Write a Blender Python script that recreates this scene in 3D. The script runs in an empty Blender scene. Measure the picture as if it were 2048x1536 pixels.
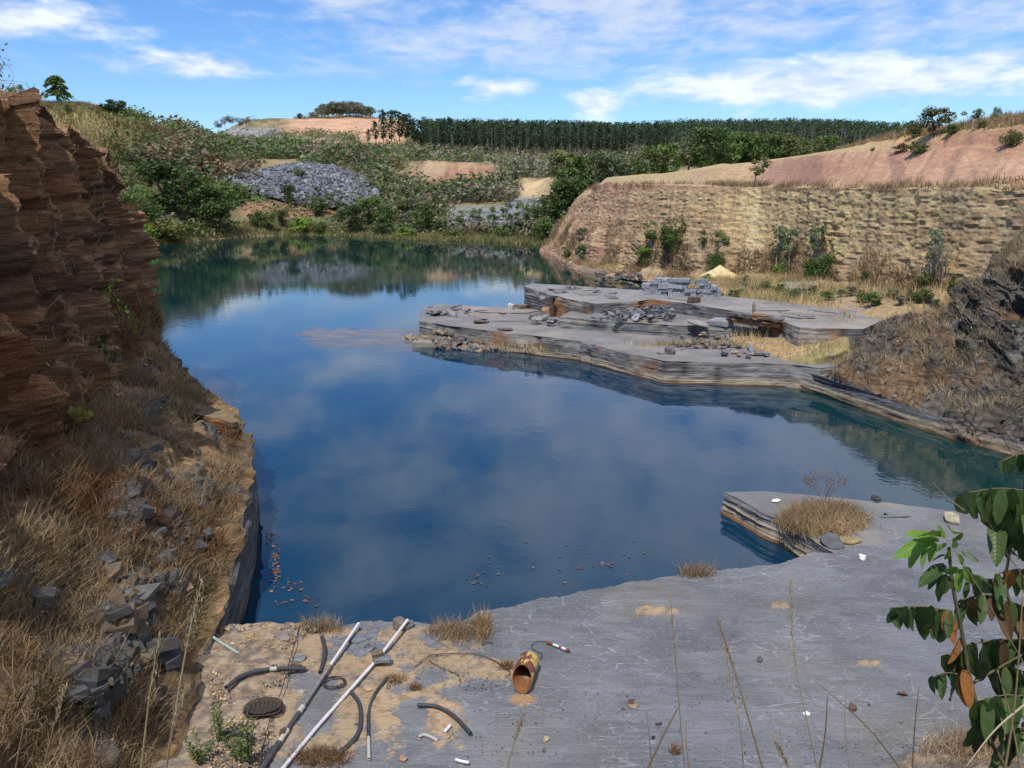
import bpy, math, random
import numpy as np
from mathutils import Vector
random.seed(7); RNG = np.random.default_rng(7)
S = bpy.context.scene
COL = S.collection
# ------------------------------------------------------------ camera
F, W0, H0, HC = 1550.0, 2048.0, 1536.0, 7.0
PIT = math.atan(388/F); SP, CP = math.sin(PIT), math.cos(PIT)
cam = bpy.data.cameras.new('camera'); camo = bpy.data.objects.new('camera', cam); COL.objects.link(camo)
camo.location = (0, 0, HC); camo.rotation_euler = (math.pi/2-PIT, 0, 0)
cam.sensor_width = 36; cam.lens = 36*F/W0; cam.clip_start = .05; cam.clip_end = 6000
S.camera = camo
# ------------------------------------------------------------ light
SUN_EL, SUN_AZ = math.radians(61), math.radians(-158)      # azimuth clockwise from +Y (the view direction): left, a little behind
w = bpy.data.worlds.new('World'); S.world = w; w.use_nodes = True
sun = bpy.data.lights.new('sun', 'SUN'); suno = bpy.data.objects.new('sun', sun); COL.objects.link(suno)
sun.energy = 4.0; sun.angle = math.radians(.5); sun.color = (1, .95, .87)
sd = Vector((math.sin(SUN_AZ)*math.cos(SUN_EL), math.cos(SUN_AZ)*math.cos(SUN_EL), math.sin(SUN_EL)))
suno.rotation_euler = sd.to_track_quat('Z', 'Y').to_euler()
S.view_settings.view_transform = 'Standard'; S.view_settings.look = 'None'
S.view_settings.exposure = 0; S.view_settings.gamma = 1; S.view_settings.use_curve_mapping = False

class N:
    """tiny node builder"""
    def __init__(s, tree): s.t = tree
    def n(s, typ, ins=None, **kw):
        o = s.t.nodes.new(typ)
        for k, v in kw.items(): setattr(o, k, v)
        for k, v in (ins or {}).items():
            sock = o.inputs[k]
            if isinstance(v, bpy.types.NodeSocket): s.t.links.new(v, sock)
            else: sock.default_value = v
        return o
    def math(s, op, a, b=0.0, c=0.0, clamp=False):
        return s.n('ShaderNodeMath', {0: a, 1: b, 2: c}, operation=op, use_clamp=clamp).outputs[0]
    def vec(s, op, a, b=(0, 0, 0)):
        return s.n('ShaderNodeVectorMath', {0: a, 1: b}, operation=op).outputs[0]
    def noise(s, v, scale, detail=4, rough=.55, dist=0):
        return s.n('ShaderNodeTexNoise', {'Vector': v, 'Scale': scale, 'Detail': detail, 'Roughness': rough, 'Distortion': dist}).outputs[0]
    def ss(s, v, a, b, lo=0.0, hi=1.0):
        return s.n('ShaderNodeMapRange', {0: v, 1: a, 2: b, 3: lo, 4: hi}, interpolation_type='SMOOTHSTEP').outputs[0]
    def mix(s, f, a, b, mode='MIX'):
        o = s.n('ShaderNodeMix', data_type='RGBA', blend_type=mode)
        for sk, v in ((o.inputs[0], f), (o.inputs[6], a), (o.inputs[7], b)):
            if isinstance(v, bpy.types.NodeSocket): s.t.links.new(v, sk)
            else: sk.default_value = v if isinstance(v, float) else (*v, 1) if len(v) == 3 else v
        return o.outputs[2]

def world():
    t = w.node_tree; t.nodes.clear(); k = N(t)
    sky = k.n('ShaderNodeTexSky', sky_type='NISHITA', sun_disc=False, sun_elevation=SUN_EL, sun_rotation=SUN_AZ,
              altitude=600, air_density=1.0, dust_density=.25, ozone_density=2.2)
    g = k.n('ShaderNodeTexCoord').outputs['Generated']
    sp = k.n('ShaderNodeSeparateXYZ', {0: g}); x, y, z = sp.outputs
    zz = k.math('MAXIMUM', z, 0.0)
    den = k.math('ADD', zz, .07)
    px = k.math('DIVIDE', x, den); py = k.math('DIVIDE', y, den)
    P = k.n('ShaderNodeCombineXYZ', {0: px, 1: py, 2: 0.0}).outputs[0]
    el = k.math('ARCSINE', z)                                # elevation (rad)
    # high thin altocumulus
    big = k.noise(P, .42, 3, .5); rip = k.noise(P, 2.4, 7, .66, .35)
    Pr = k.n('ShaderNodeMapping', {0: P, 'Rotation': (0, 0, .5), 'Scale': (1.0, .45, 1)}).outputs[0]
    strk = k.noise(Pr, 3.2, 5, .6, .3)
    m = k.math('ADD', k.math('MULTIPLY', big, .70), k.math('ADD', k.math('MULTIPLY', rip, .60), k.math('MULTIPLY', strk, .50)))
    az = k.math('ARCTAN2', x, y)
    m = k.math('ADD', m, k.math('MULTIPLY', az, .14))        # more cloud towards the right
    m = k.math('ADD', m, k.ss(el, .18, .40, 0.0, .06))
    thin = k.ss(m, .76, 1.10)
    thin = k.math('MULTIPLY', thin, k.ss(el, .105, .165, 0.0, .80))
    # low bank of cumulus-like cloud on the right
    Q = k.n('ShaderNodeCombineXYZ', {0: k.math('MULTIPLY', az, 5.0), 1: k.math('MULTIPLY', el, 15.0), 2: 0.0}).outputs[0]
    cn = k.noise(Q, 2.6, 8, .62, .2)
    def bank(a0, e0, ra, re, amp):
        da = k.math('DIVIDE', k.math('SUBTRACT', az, a0), ra); de = k.math('DIVIDE', k.math('SUBTRACT', el, e0), re)
        d = k.math('SQRT', k.math('ADD', k.math('MULTIPLY', da, da), k.math('MULTIPLY', de, de)))
        return k.math('MULTIPLY', k.ss(d, 0.0, 1.35, 1.0, 0.0), amp)
    b = k.math('MAXIMUM', bank(.38, .117, .40, .040, .98), bank(-.015, .120, .085, .024, .80))
    b = k.math('MAXIMUM', b, bank(.10, .103, .05, .030, .9))
    b = k.math('MAXIMUM', b, bank(.60, .12, .3, .05, .8))
    b = k.math('MAXIMUM', b, bank(-.37, .136, .14, .022, .86))
    b = k.math('MAXIMUM', b, bank(-.55, .168, .17, .035, .86))
    low = k.ss(k.math('ADD', b, k.math('MULTIPLY', cn, 1.9)), 1.24, 2.0, 0.0, .92)
    tint = k.mix(k.ss(el, .0, .26), (.68, .86, 1.03), (.52, .79, 1.12))
    skyc = k.mix(1.0, sky.outputs[0], tint, 'MULTIPLY')
    shade = k.ss(cn, .3, .7, .80, 1.08)
    c1 = k.mix(thin, skyc, (5.2, 5.6, 6.4))
    cc = k.mix(1.0, (6.3, 6.7, 7.3), k.n('ShaderNodeCombineXYZ', {0: shade, 1: shade, 2: shade}).outputs[0], 'MULTIPLY')
    c2 = k.mix(low, c1, cc)
    bg = k.n('ShaderNodeBackground', {'Color': c2, 'Strength': .15})
    o = k.n('ShaderNodeOutputWorld'); t.links.new(bg.outputs[0], o.inputs[0])
world()

# ------------------------------------------------------------ projection helpers (pixel of a 2048x1536 survey frame -> place in the quarry)
def ray(px, py):
    a = (px-1024)/F; b = (768-py)/F
    return np.array((a, CP+b*SP, -SP+b*CP))
def G(px, py, z=0.0):
    d = ray(px, py); t = (z-HC)/d[2]; return np.array((0, 0, HC))+d*t
def PD(px, py, D):
    d = ray(px, py); return np.array((0, 0, HC))+d*(D/d[1])
def proj(x, y, z):
    dep = y*CP-(z-HC)*SP; up = y*SP+(z-HC)*CP
    return 1024+F*x/dep, 768-F*up/dep

# ------------------------------------------------------------ noise
def _h(ix, iy, iz, s):
    n = (ix.astype(np.int64)*374761393+iy.astype(np.int64)*668265263+iz.astype(np.int64)*2147483647+s*1274126177) & 0xffffffff
    n = ((n ^ (n >> 13))*1274126177) & 0xffffffff
    n = ((n ^ (n >> 16))*2246822519) & 0xffffffff
    return ((n ^ (n >> 15)) & 0xffffff)/float(0xffffff)
def vn(x, y, z=0.0, s=0):
    x, y, z = np.broadcast_arrays(np.asarray(x, float), y, z)
    ix, iy, iz = np.floor(x), np.floor(y), np.floor(z)
    fx, fy, fz = x-ix, y-iy, z-iz
    fx, fy, fz = fx*fx*(3-2*fx), fy*fy*(3-2*fy), fz*fz*(3-2*fz)
    r = 0
    for a in (0, 1):
        for b in (0, 1):
            for c in (0, 1):
                r = r+_h(ix+a, iy+b, iz+c, s)*(fx if a else 1-fx)*(fy if b else 1-fy)*(fz if c else 1-fz)
    return r*2-1
def fbm(x, y, z=0.0, o=4, s=0, g=.5):
    r = 0; a = 1; t = 0; x = np.asarray(x, float); y = np.asarray(y, float); z = np.asarray(z, float)
    for i in range(o):
        r = r+a*vn(x*2**i, y*2**i, z*2**i, s+i*17); t += a; a *= g
    return r/t
def sst(x, a, b):
    t = np.clip((x-a)/(b-a), 0, 1); return t*t*(3-2*t)
def lerp(a, b, t): return a+(b-a)*t
def mixc(c, d, t): return c*(1-t[..., None])+np.asarray(d)*t[..., None]

# ------------------------------------------------------------ mesh helpers
def mk(name, V, Fc, mat=None, col=None, smooth=False, parent=None, mats=None, midx=None, link=True):
    V = np.ascontiguousarray(V, dtype=np.float32)
    if isinstance(Fc, np.ndarray):
        groups = [Fc]
    else: groups = [np.asarray(f) for f in Fc if len(f)]
    me = bpy.data.meshes.new(name)
    me.vertices.add(len(V)); me.vertices.foreach_set('co', V.ravel())
    lv = np.concatenate([g.ravel() for g in groups]).astype(np.int32)
    tot = np.concatenate([np.full(len(g), g.shape[1], np.int32) for g in groups])
    st = np.concatenate(([0], np.cumsum(tot)[:-1])).astype(np.int32)
    me.loops.add(len(lv)); me.loops.foreach_set('vertex_index', lv)
    me.polygons.add(len(tot)); me.polygons.foreach_set('loop_start', st)
    try: me.polygons.foreach_set('loop_total', tot)
    except Exception: pass
    me.polygons.foreach_set('use_smooth', np.full(len(tot), bool(smooth)))
    if midx is not None: me.polygons.foreach_set('material_index', np.asarray(midx, np.int32))
    me.update(calc_edges=True); me.validate(verbose=False)
    if col is not None:
        ca = me.color_attributes.new('Col', 'FLOAT_COLOR', 'POINT')
        c4 = np.ones((len(V), 4), np.float32); c4[:, :3] = col
        ca.data.foreach_set('color', c4.ravel())
    for m in (mats or ([mat] if mat else [])): me.materials.append(m)
    if not link: return me
    o = bpy.data.objects.new(name, me); COL.objects.link(o)
    if parent: o.parent = parent
    return o
def obj(name, me, parent=None):
    o = bpy.data.objects.new(name, me); COL.objects.link(o)
    if parent: o.parent = parent
    return o
def tag(o, label=None, cat=None, group=None, kind=None):
    if label: o['label'] = label
    if cat: o['category'] = cat
    if group: o['group'] = group
    if kind: o['kind'] = kind
    return o
def empty(name, loc, label=None, cat=None, group=None, rz=0):
    o = bpy.data.objects.new(name, None); COL.objects.link(o); o.location = loc; o.rotation_euler = (0, 0, rz)
    o.empty_display_size = .2
    return tag(o, label, cat, group)
def gridF(nu, nv):
    i = np.arange(nu*nv).reshape(nu, nv)
    return np.stack([i[:-1, :-1], i[1:, :-1], i[1:, 1:], i[:-1, 1:]], -1).reshape(-1, 4)
def resample(pts, n):
    pts = np.asarray(pts, float); d = np.r_[0, np.cumsum(np.linalg.norm(np.diff(pts, axis=0), axis=1))]
    t = np.linspace(0, d[-1], n); return np.stack([np.interp(t, d, pts[:, k]) for k in range(pts.shape[1])], -1)
def crom(P, n):
    """Catmull-Rom through P (m,d) -> n points"""
    P = np.asarray(P, float); m = len(P); t = np.linspace(0, m-1-1e-9, n); i = t.astype(int); f = (t-i)[:, None]
    sh = P.shape[1:]; P = P.reshape(m, -1)
    Q = np.vstack([2*P[0]-P[1], P, 2*P[-1]-P[-2]])
    a, b, c, d = Q[i], Q[i+1], Q[i+2], Q[i+3]
    r = .5*((2*b)+(-a+c)*f+(2*a-5*b+4*c-d)*f*f+(-a+3*b-3*c+d)*f**3)
    return r.reshape((n,)+sh)
def loft(rows, nrow, ncol, ease=.0):
    """rows (m,K,3) -> (nrow,ncol,3)"""
    R = crom(np.asarray(rows, float), nrow)
    out = np.empty((nrow, ncol, 3))
    for i in range(nrow): out[i] = resample(R[i], ncol)
    return out
def gnormals(Pg):
    du = np.gradient(Pg, axis=0); dv = np.gradient(Pg, axis=1)
    n = np.cross(du, dv); n /= np.linalg.norm(n, axis=-1, keepdims=True)+1e-9
    return n
def tube(pts, rad, sides=6, caps=True):
    pts = np.asarray(pts, float); n = len(pts); rad = np.broadcast_to(np.asarray(rad, float), (n,))
    T = np.gradient(pts, axis=0); T /= np.linalg.norm(T, axis=1, keepdims=True)+1e-9
    up = np.where(np.abs(T[:, 2:3]) > .9, np.array([[1., 0, 0]]), np.array([[0, 0, 1.]]))
    A = np.cross(T, up); A /= np.linalg.norm(A, axis=1, keepdims=True)+1e-9; B = np.cross(T, A)
    an = np.linspace(0, 2*np.pi, sides, endpoint=False)
    V = pts[:, None]+rad[:, None, None]*(A[:, None]*np.cos(an)[None, :, None]+B[:, None]*np.sin(an)[None, :, None])
    i = np.arange(n*sides).reshape(n, sides); j = np.roll(i, -1, axis=1)
    Fq = np.stack([i[:-1], j[:-1], j[1:], i[1:]], -1).reshape(-1, 4)
    V = V.reshape(-1, 3); Fs = [Fq]
    if caps:
        V = np.vstack([V, pts[0], pts[-1]]); c0, c1 = len(V)-2, len(V)-1
        Fs.append(np.array([[c0, j[0, k], i[0, k]] for k in range(sides)]+[[c1, i[-1, k], j[-1, k]] for k in range(sides)]))
    return V, Fs
def join(parts):
    """list of (V, [F...]) -> V, [F3, F4]"""
    Vs, f3, f4, off = [], [], [], 0
    for V, Fs in parts:
        for f in (Fs if isinstance(Fs, list) else [Fs]):
            (f3 if f.shape[1] == 3 else f4).append(f+off)
        Vs.append(V); off += len(V)
    return np.vstack(Vs), [np.vstack(x) for x in (f3, f4) if x]

# ------------------------------------------------------------ materials
def vcmat(name, scale=3.0, var=.35, bump=.4, rough=.9, bscale=None, dist=.02, stretch=(1, 1, 1), color=None, fine=1.0, spec=.25, wave=0):
    m = bpy.data.materials.new(name); m.use_nodes = True; t = m.node_tree; t.nodes.clear(); k = N(t)
    co = k.n('ShaderNodeTexCoord').outputs['Object']
    cs = k.n('ShaderNodeMapping', {0: co, 'Scale': stretch}).outputs[0]
    base = k.n('ShaderNodeAttribute', attribute_name='Col').outputs[0] if color is None else None
    n1 = k.noise(cs, scale, 6, .65); n2 = k.noise(cs, scale*9*fine, 5, .7)
    f = k.math('ADD', k.ss(n1, .25, .75, 1-var, 1+var), k.ss(n2, .3, .7, -var*.45, var*.45))
    fc = k.n('ShaderNodeCombineXYZ', {0: f, 1: f, 2: f}).outputs[0]
    c = k.mix(1.0, base if base else (*color, 1), fc, 'MULTIPLY')
    bs = bscale or scale*3
    h = k.math('ADD', k.noise(cs, bs, 8, .7), k.math('MULTIPLY', k.noise(cs, bs*6, 4, .7), .35))
    bm = k.n('ShaderNodeBump', {'Height': h, 'Strength': bump, 'Distance': dist}).outputs[0]
    b = k.n('ShaderNodeBsdfPrincipled', {'Base Color': c, 'Roughness': rough, 'Normal': bm, 'Specular IOR Level': spec})
    o = k.n('ShaderNodeOutputMaterial'); t.links.new(b.outputs[0], o.inputs[0])
    return m
def flat(name, color, rough=.6, metal=0.0, bump=0.0, bscale=40, var=.15, spec=.4, stretch=(1, 1, 1)):
    m = bpy.data.materials.new(name); m.use_nodes = True; t = m.node_tree; t.nodes.clear(); k = N(t)
    co = k.n('ShaderNodeTexCoord').outputs['Object']
    co = k.n('ShaderNodeMapping', {0: co, 'Scale': stretch}).outputs[0]
    f = k.ss(k.noise(co, bscale*.4, 5, .65), .25, .75, 1-var, 1+var)
    fc = k.n('ShaderNodeCombineXYZ', {0: f, 1: f, 2: f}).outputs[0]
    c = k.mix(1.0, (*color, 1), fc, 'MULTIPLY')
    ins = {'Base Color': c, 'Roughness': rough, 'Metallic': metal, 'Specular IOR Level': spec}
    if bump: ins['Normal'] = k.n('ShaderNodeBump', {'Height': k.noise(co, bscale, 5, .6), 'Strength': bump, 'Distance': .01}).outputs[0]
    b = k.n('ShaderNodeBsdfPrincipled', ins)
    o = k.n('ShaderNodeOutputMaterial'); t.links.new(b.outputs[0], o.inputs[0])
    return m
def leafmat(name, color=None, trans=.35, rough=.6, var=.3, oscale=.5, spec=.25):
    m = bpy.data.materials.new(name); m.use_nodes = True; t = m.node_tree; t.nodes.clear(); k = N(t)
    base = (*color, 1) if color else k.n('ShaderNodeAttribute', attribute_name='Col').outputs[0]
    co = k.n('ShaderNodeTexCoord').outputs['Object']
    f = k.ss(k.noise(co, oscale, 3, .6), .3, .7, 1-var, 1+var)
    rn = k.n('ShaderNodeObjectInfo').outputs['Random']
    f = k.math('MULTIPLY', f, k.ss(rn, 0.0, 1.0, .82, 1.2))
    c = k.mix(1.0, base, k.n('ShaderNodeCombineXYZ', {0: f, 1: f, 2: f}).outputs[0], 'MULTIPLY')
    b = k.n('ShaderNodeBsdfPrincipled', {'Base Color': c, 'Roughness': rough, 'Specular IOR Level': spec})
    tr = k.n('ShaderNodeBsdfTranslucent', {'Color': c})
    mx = k.n('ShaderNodeMixShader', {0: trans, 1: b.outputs[0], 2: tr.outputs[0]})
    o = k.n('ShaderNodeOutputMaterial'); t.links.new(mx.outputs[0], o.inputs[0])
    return m
def slate_mat(name, tint=(.20, .205, .225), veins=1.0, rot=.35, band=0.0, wscale=1.0):
    """cleaved slate surface: pale calcite cracks, saw lines, dusty patches"""
    m = bpy.data.materials.new(name); m.use_nodes = True; t = m.node_tree; t.nodes.clear(); k = N(t)
    co = k.n('ShaderNodeTexCoord').outputs['Object']
    base = k.n('ShaderNodeAttribute', attribute_name='Col').outputs[0]
    wob = k.n('ShaderNodeTexNoise', {'Vector': co, 'Scale': 1.6, 'Detail': 4.0}).outputs[1]
    cw = k.vec('ADD', co, k.vec('MULTIPLY', k.vec('SUBTRACT', wob, (.5, .5, .5)), (.16, .16, .16)))
    mp = k.n('ShaderNodeMapping', {0: cw, 'Rotation': (0, 0, rot), 'Scale': (.9*wscale, 2.8*wscale, .01)}).outputs[0]
    v1 = k.n('ShaderNodeTexVoronoi', {'Vector': mp, 'Scale': 1.9}, feature='DISTANCE_TO_EDGE').outputs[0]
    v2 = k.n('ShaderNodeTexVoronoi', {'Vector': mp, 'Scale': 4.6}, feature='DISTANCE_TO_EDGE').outputs[0]
    l1 = k.ss(v1, 0.0, .045, 1.0, 0.0); l2 = k.ss(v2, 0.0, .05, 1.0, 0.0)
    m2 = k.n('ShaderNodeMapping', {0: cw, 'Rotation': (0, 0, rot+.08), 'Scale': (.30*wscale, 10.0*wscale, .01)}).outputs[0]
    sc = k.ss(k.noise(m2, 4.5, 5, .6), .60, .68)
    patch = k.ss(k.noise(co, .55, 4, .6), .40, .62); patch2 = k.ss(k.noise(co, 1.3, 5, .6), .42, .62)
    gr = k.ss(k.noise(co, 14, 3, .6), .35, .6)
    line = k.math('MULTIPLY', k.math('ADD', k.math('MULTIPLY', l1, patch), k.math('ADD', k.math('MULTIPLY', l2, k.math('MULTIPLY', patch2, .7)), k.math('MULTIPLY', sc, k.math('MULTIPLY', patch, 1.5)))), gr)
    line = k.math('MULTIPLY', line, .52*veins, clamp=True)
    n1 = k.noise(co, .8, 6, .62); n2 = k.noise(co, 30, 4, .7)
    f = k.math('ADD', k.ss(n1, .3, .7, .80, 1.18), k.ss(n2, .3, .7, -.10, .10))
    c = k.mix(1.0, base, k.n('ShaderNodeCombineXYZ', {0: f, 1: f, 2: f}).outputs[0], 'MULTIPLY')
    c = k.mix(k.math('MULTIPLY', k.ss(k.noise(co, .35, 5, .6), .45, .7), .35), c, (.185, .165, .145))
    c = k.mix(line, c, (.36, .37, .39))
    h = k.math('ADD', k.math('MULTIPLY', k.noise(m2, 2.0, 8, .6), 1.0), k.math('ADD', k.math('MULTIPLY', k.noise(co, 22, 5, .7), .35), k.math('MULTIPLY', l1, -.3)))
    bm = k.n('ShaderNodeBump', {'Height': h, 'Strength': .8, 'Distance': .025}).outputs[0]
    b = k.n('ShaderNodeBsdfPrincipled', {'Base Color': c, 'Roughness': k.ss(n1, .3, .7, .62, .85), 'Normal': bm, 'Specular IOR Level': .35})
    o = k.n('ShaderNodeOutputMaterial'); t.links.new(b.outputs[0], o.inputs[0])
    return m

M_cliff = vcmat('weathered_shale', 1.6, .55, 1.0, .9, 3.2, .14, (1, 1, 7.0))
M_tan = vcmat('tan_cut_earth', 2.2, .24, 1.0, .95, 5.0, .08, (1, 1, 2.2))
M_slatewall = vcmat('slate_edge', 1.6, .30, .8, .75, 4.0, .03, (1, 1, 3.2))
M_slate = slate_mat('slate_top')
M_slate2 = slate_mat('slate_top_far', veins=.55, rot=-.25, wscale=.6)
M_ground = vcmat('hill_ground', .12, .3, .5, 1.0, .6, .3)
M_rock = vcmat('loose_slate', 6, .3, .5, .7, 18, .01)
M_dirt = vcmat('gravel_dirt', 5, .35, .9, 1.0, 22, .02)
M_leaf = leafmat('foliage', None, .30)
M_wood = vcmat('bark', 6, .3, .4, .9)
M_dry = leafmat('dry_grass', None, .3, .8)

# ------------------------------------------------------------ base ground and water
def base_ground():
    V = np.array([(-3500, -1500, -6), (3500, -1500, -6), (3500, 4500, -6), (-3500, 4500, -6)], float)
    o = mk('ground', V, np.array([[0, 1, 2, 3]]), M_ground, np.tile((.16, .15, .08), (4, 1))); tag(o, kind='structure')
base_ground()
def water():
    m = bpy.data.materials.new('lake_water'); m.use_nodes = True; t = m.node_tree; t.nodes.clear(); k = N(t)
    co = k.n('ShaderNodeTexCoord').outputs['Object']
    mp = k.n('ShaderNodeMapping', {0: co, 'Scale': (1, 1.0, 1), 'Rotation': (0, 0, .2)}).outputs[0]
    patch = k.ss(k.noise(co, .06, 3, .5), .42, .66, .25, 1.0)
    h = k.math('MULTIPLY', k.math('ADD', k.noise(mp, 1.6, 3, .5), k.math('MULTIPLY', k.noise(mp, 7.0, 2, .5), .25)), patch)
    bm = k.n('ShaderNodeBump', {'Height': h, 'Strength': .10, 'Distance': .05}).outputs[0]
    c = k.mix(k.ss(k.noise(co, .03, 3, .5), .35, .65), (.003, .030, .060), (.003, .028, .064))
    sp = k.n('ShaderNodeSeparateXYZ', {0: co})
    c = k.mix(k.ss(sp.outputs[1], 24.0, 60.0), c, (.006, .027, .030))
    c = k.mix(k.ss(sp.outputs[0], 7.0, 12.0), c, (.005, .032, .030))  # greener body at the right: the bank's dark green reflection put into the colour
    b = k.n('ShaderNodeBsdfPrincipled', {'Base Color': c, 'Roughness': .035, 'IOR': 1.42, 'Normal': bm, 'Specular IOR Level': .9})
    o = k.n('ShaderNodeOutputMaterial'); t.links.new(b.outputs[0], o.inputs[0])
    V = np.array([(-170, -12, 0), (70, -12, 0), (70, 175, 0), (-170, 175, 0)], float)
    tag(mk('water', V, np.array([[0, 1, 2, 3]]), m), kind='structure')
water()

# ------------------------------------------------------------ far terrain: profiles of (row, distance) at compass columns
WL = [(-400, 500), (0, 497), (300, 490), (380, 484), (450, 477), (550, 471), (600, 470), (700, 472), (850, 481), (1000, 485), (1100, 492), (1135, 500), (1180, 500), (2600, 500)]
wl = lambda px: np.interp(px, [a for a, b in WL], [b for a, b in WL])
PROF = {
 -400: [(440, 112), (380, 120), (300, 130), (215, 142), (205, 150), (222, 200), (262, 330), (262, 640), (268, 1100)],
 0:    [(450, 112), (380, 122), (300, 132), (215, 142), (205, 150), (222, 200), (262, 330), (262, 640), (268, 1100)],
 150:  [(455, 110), (400, 122), (310, 134), (218, 145), (208, 152), (226, 200), (262, 330), (262, 640), (268, 1100)],
 250:  [(460, 108), (425, 118), (320, 138), (235, 150), (226, 156), (240, 200), (262, 330), (262, 640), (268, 1100)],
 330:  [(465, 110), (430, 122), (335, 142), (275, 158), (258, 168), (258, 210), (266, 330), (266, 640), (268, 1100)],
 430:  [(462, 118), (440, 127), (375, 143), (325, 165), (300, 190), (285, 250), (272, 360), (268, 640), (268, 1100)],
 500:  [(462, 124), (440, 130), (385, 143), (335, 163), (322, 180), (300, 240), (262, 370), (243, 420), (240, 520)],
 600:  [(458, 130), (440, 136), (385, 147), (338, 163), (324, 180), (300, 250), (262, 380), (240, 430), (237, 520)],
 700:  [(458, 130), (438, 137), (390, 147), (352, 160), (328, 185), (302, 260), (262, 390), (240, 430), (231, 520)],
 800:  [(462, 125), (440, 133), (405, 148), (365, 175), (325, 210), (305, 280), (275, 390), (241, 440), (239, 520)],
 860:  [(468, 120), (445, 128), (408, 145), (366, 172), (322, 182), (312, 270), (306, 390), (284, 600), (280, 1100)],
 940:  [(472, 117), (448, 124), (408, 140), (372, 168), (330, 176), (318, 270), (310, 390), (284, 600), (280, 1100)],
 1010: [(474, 116), (450, 122), (414, 134), (380, 160), (342, 172), (322, 270), (312, 390), (284, 600), (280, 1100)],
 1060: [(478, 110), (455, 116), (420, 125), (372, 137), (358, 150), (326, 270), (314, 390), (284, 600), (280, 1100)],
 1120: [(486, 102), (462, 108), (420, 116), (360, 128), (350, 145), (330, 260), (316, 390), (284, 600), (280, 1100)],
 1250: [(470, 100), (430, 106), (385, 112), (362, 122), (350, 145), (332, 250), (318, 400), (287, 600), (284, 1100)],
 1450: [(470, 92), (420, 98), (375, 106), (350, 118), (340, 145), (330, 250), (312, 400), (282, 600), (284, 1100)],
 1650: [(470, 86), (420, 92), (365, 100), (335, 112), (322, 145), (318, 250), (310, 400), (285, 560), (290, 1100)],
 1790: [(470, 80), (400, 88), (340, 96), (310, 108), (300, 145), (310, 250), (312, 400), (294, 560), (300, 1100)],
 2600: [(470, 80), (400, 88), (340, 96), (310, 108), (300, 145), (310, 250), (312, 400), (320, 560), (320, 1100)]}
_pk = sorted(PROF)
def _prof(px):
    D0 = G(px, wl(px), 0)[1]
    px = min(max(px, _pk[0]), _pk[-1]); j = min(max(np.searchsorted(_pk, px)-1, 0), len(_pk)-2)
    t = (px-_pk[j])/(_pk[j+1]-_pk[j]); t = t*t*(3-2*t)
    A, B = np.array(PROF[_pk[j]], float), np.array(PROF[_pk[j+1]], float); C = lerp(A, B, t)
    z = np.array([PD(px, r, d)[2] for r, d in C]); D = C[:, 1]
    if D[0] < D0+2: D = D+np.maximum(0, (D0+2-D[0]))*np.exp(-np.arange(len(D))*.8)
    return np.r_[D0*.93, D0, D], np.r_[-2.5, 0, np.maximum(z, .3)]
_cpx = np.linspace(-400, 2600, 376)
_cp = [_prof(p) for p in _cpx]
ND = 300
_Dn = np.r_[np.linspace(70, 260, 190), np.linspace(264, 1100, ND-190)]
ZT = np.stack([np.interp(_Dn, d, z) for d, z in _cp])
for _ in range(2):
    ZT[:, 1:-1] = .5*ZT[:, 1:-1]+.25*(ZT[:, :-2]+ZT[:, 2:])
def far_z(px, D):
    px = np.asarray(px, float); D = np.asarray(D, float)
    a = np.clip((px+400)/3000*375, 0, 374.999); b = np.clip(np.interp(D, _Dn, np.arange(ND)), 0, ND-1.001)
    i, j = a.astype(int), b.astype(int); fa, fb = a-i, b-j
    return (ZT[i, j]*(1-fa)+ZT[i+1, j]*fa)*(1-fb)+(ZT[i, j+1]*(1-fa)+ZT[i+1, j+1]*fa)*fb
def far_pt(px, D):
    z = far_z(px, D); x = (np.asarray(px)-1024)/F*(D*CP-(z-HC)*SP); return np.stack(np.broadcast_arrays(x, D, z), -1)
def far_hit(px, py, dmin=0):
    """ground point seen at that row, front to back"""
    D = np.linspace(max(72, dmin), 1000, 3000); p = far_pt(np.full(3000, px), D); r = proj(p[:, 0], p[:, 1], p[:, 2])[1]
    ok = np.where((r <= py) & (p[:, 2] > .02))[0]
    i = ok[0] if len(ok) else int(np.argmin(r)); return p[i]
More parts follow.
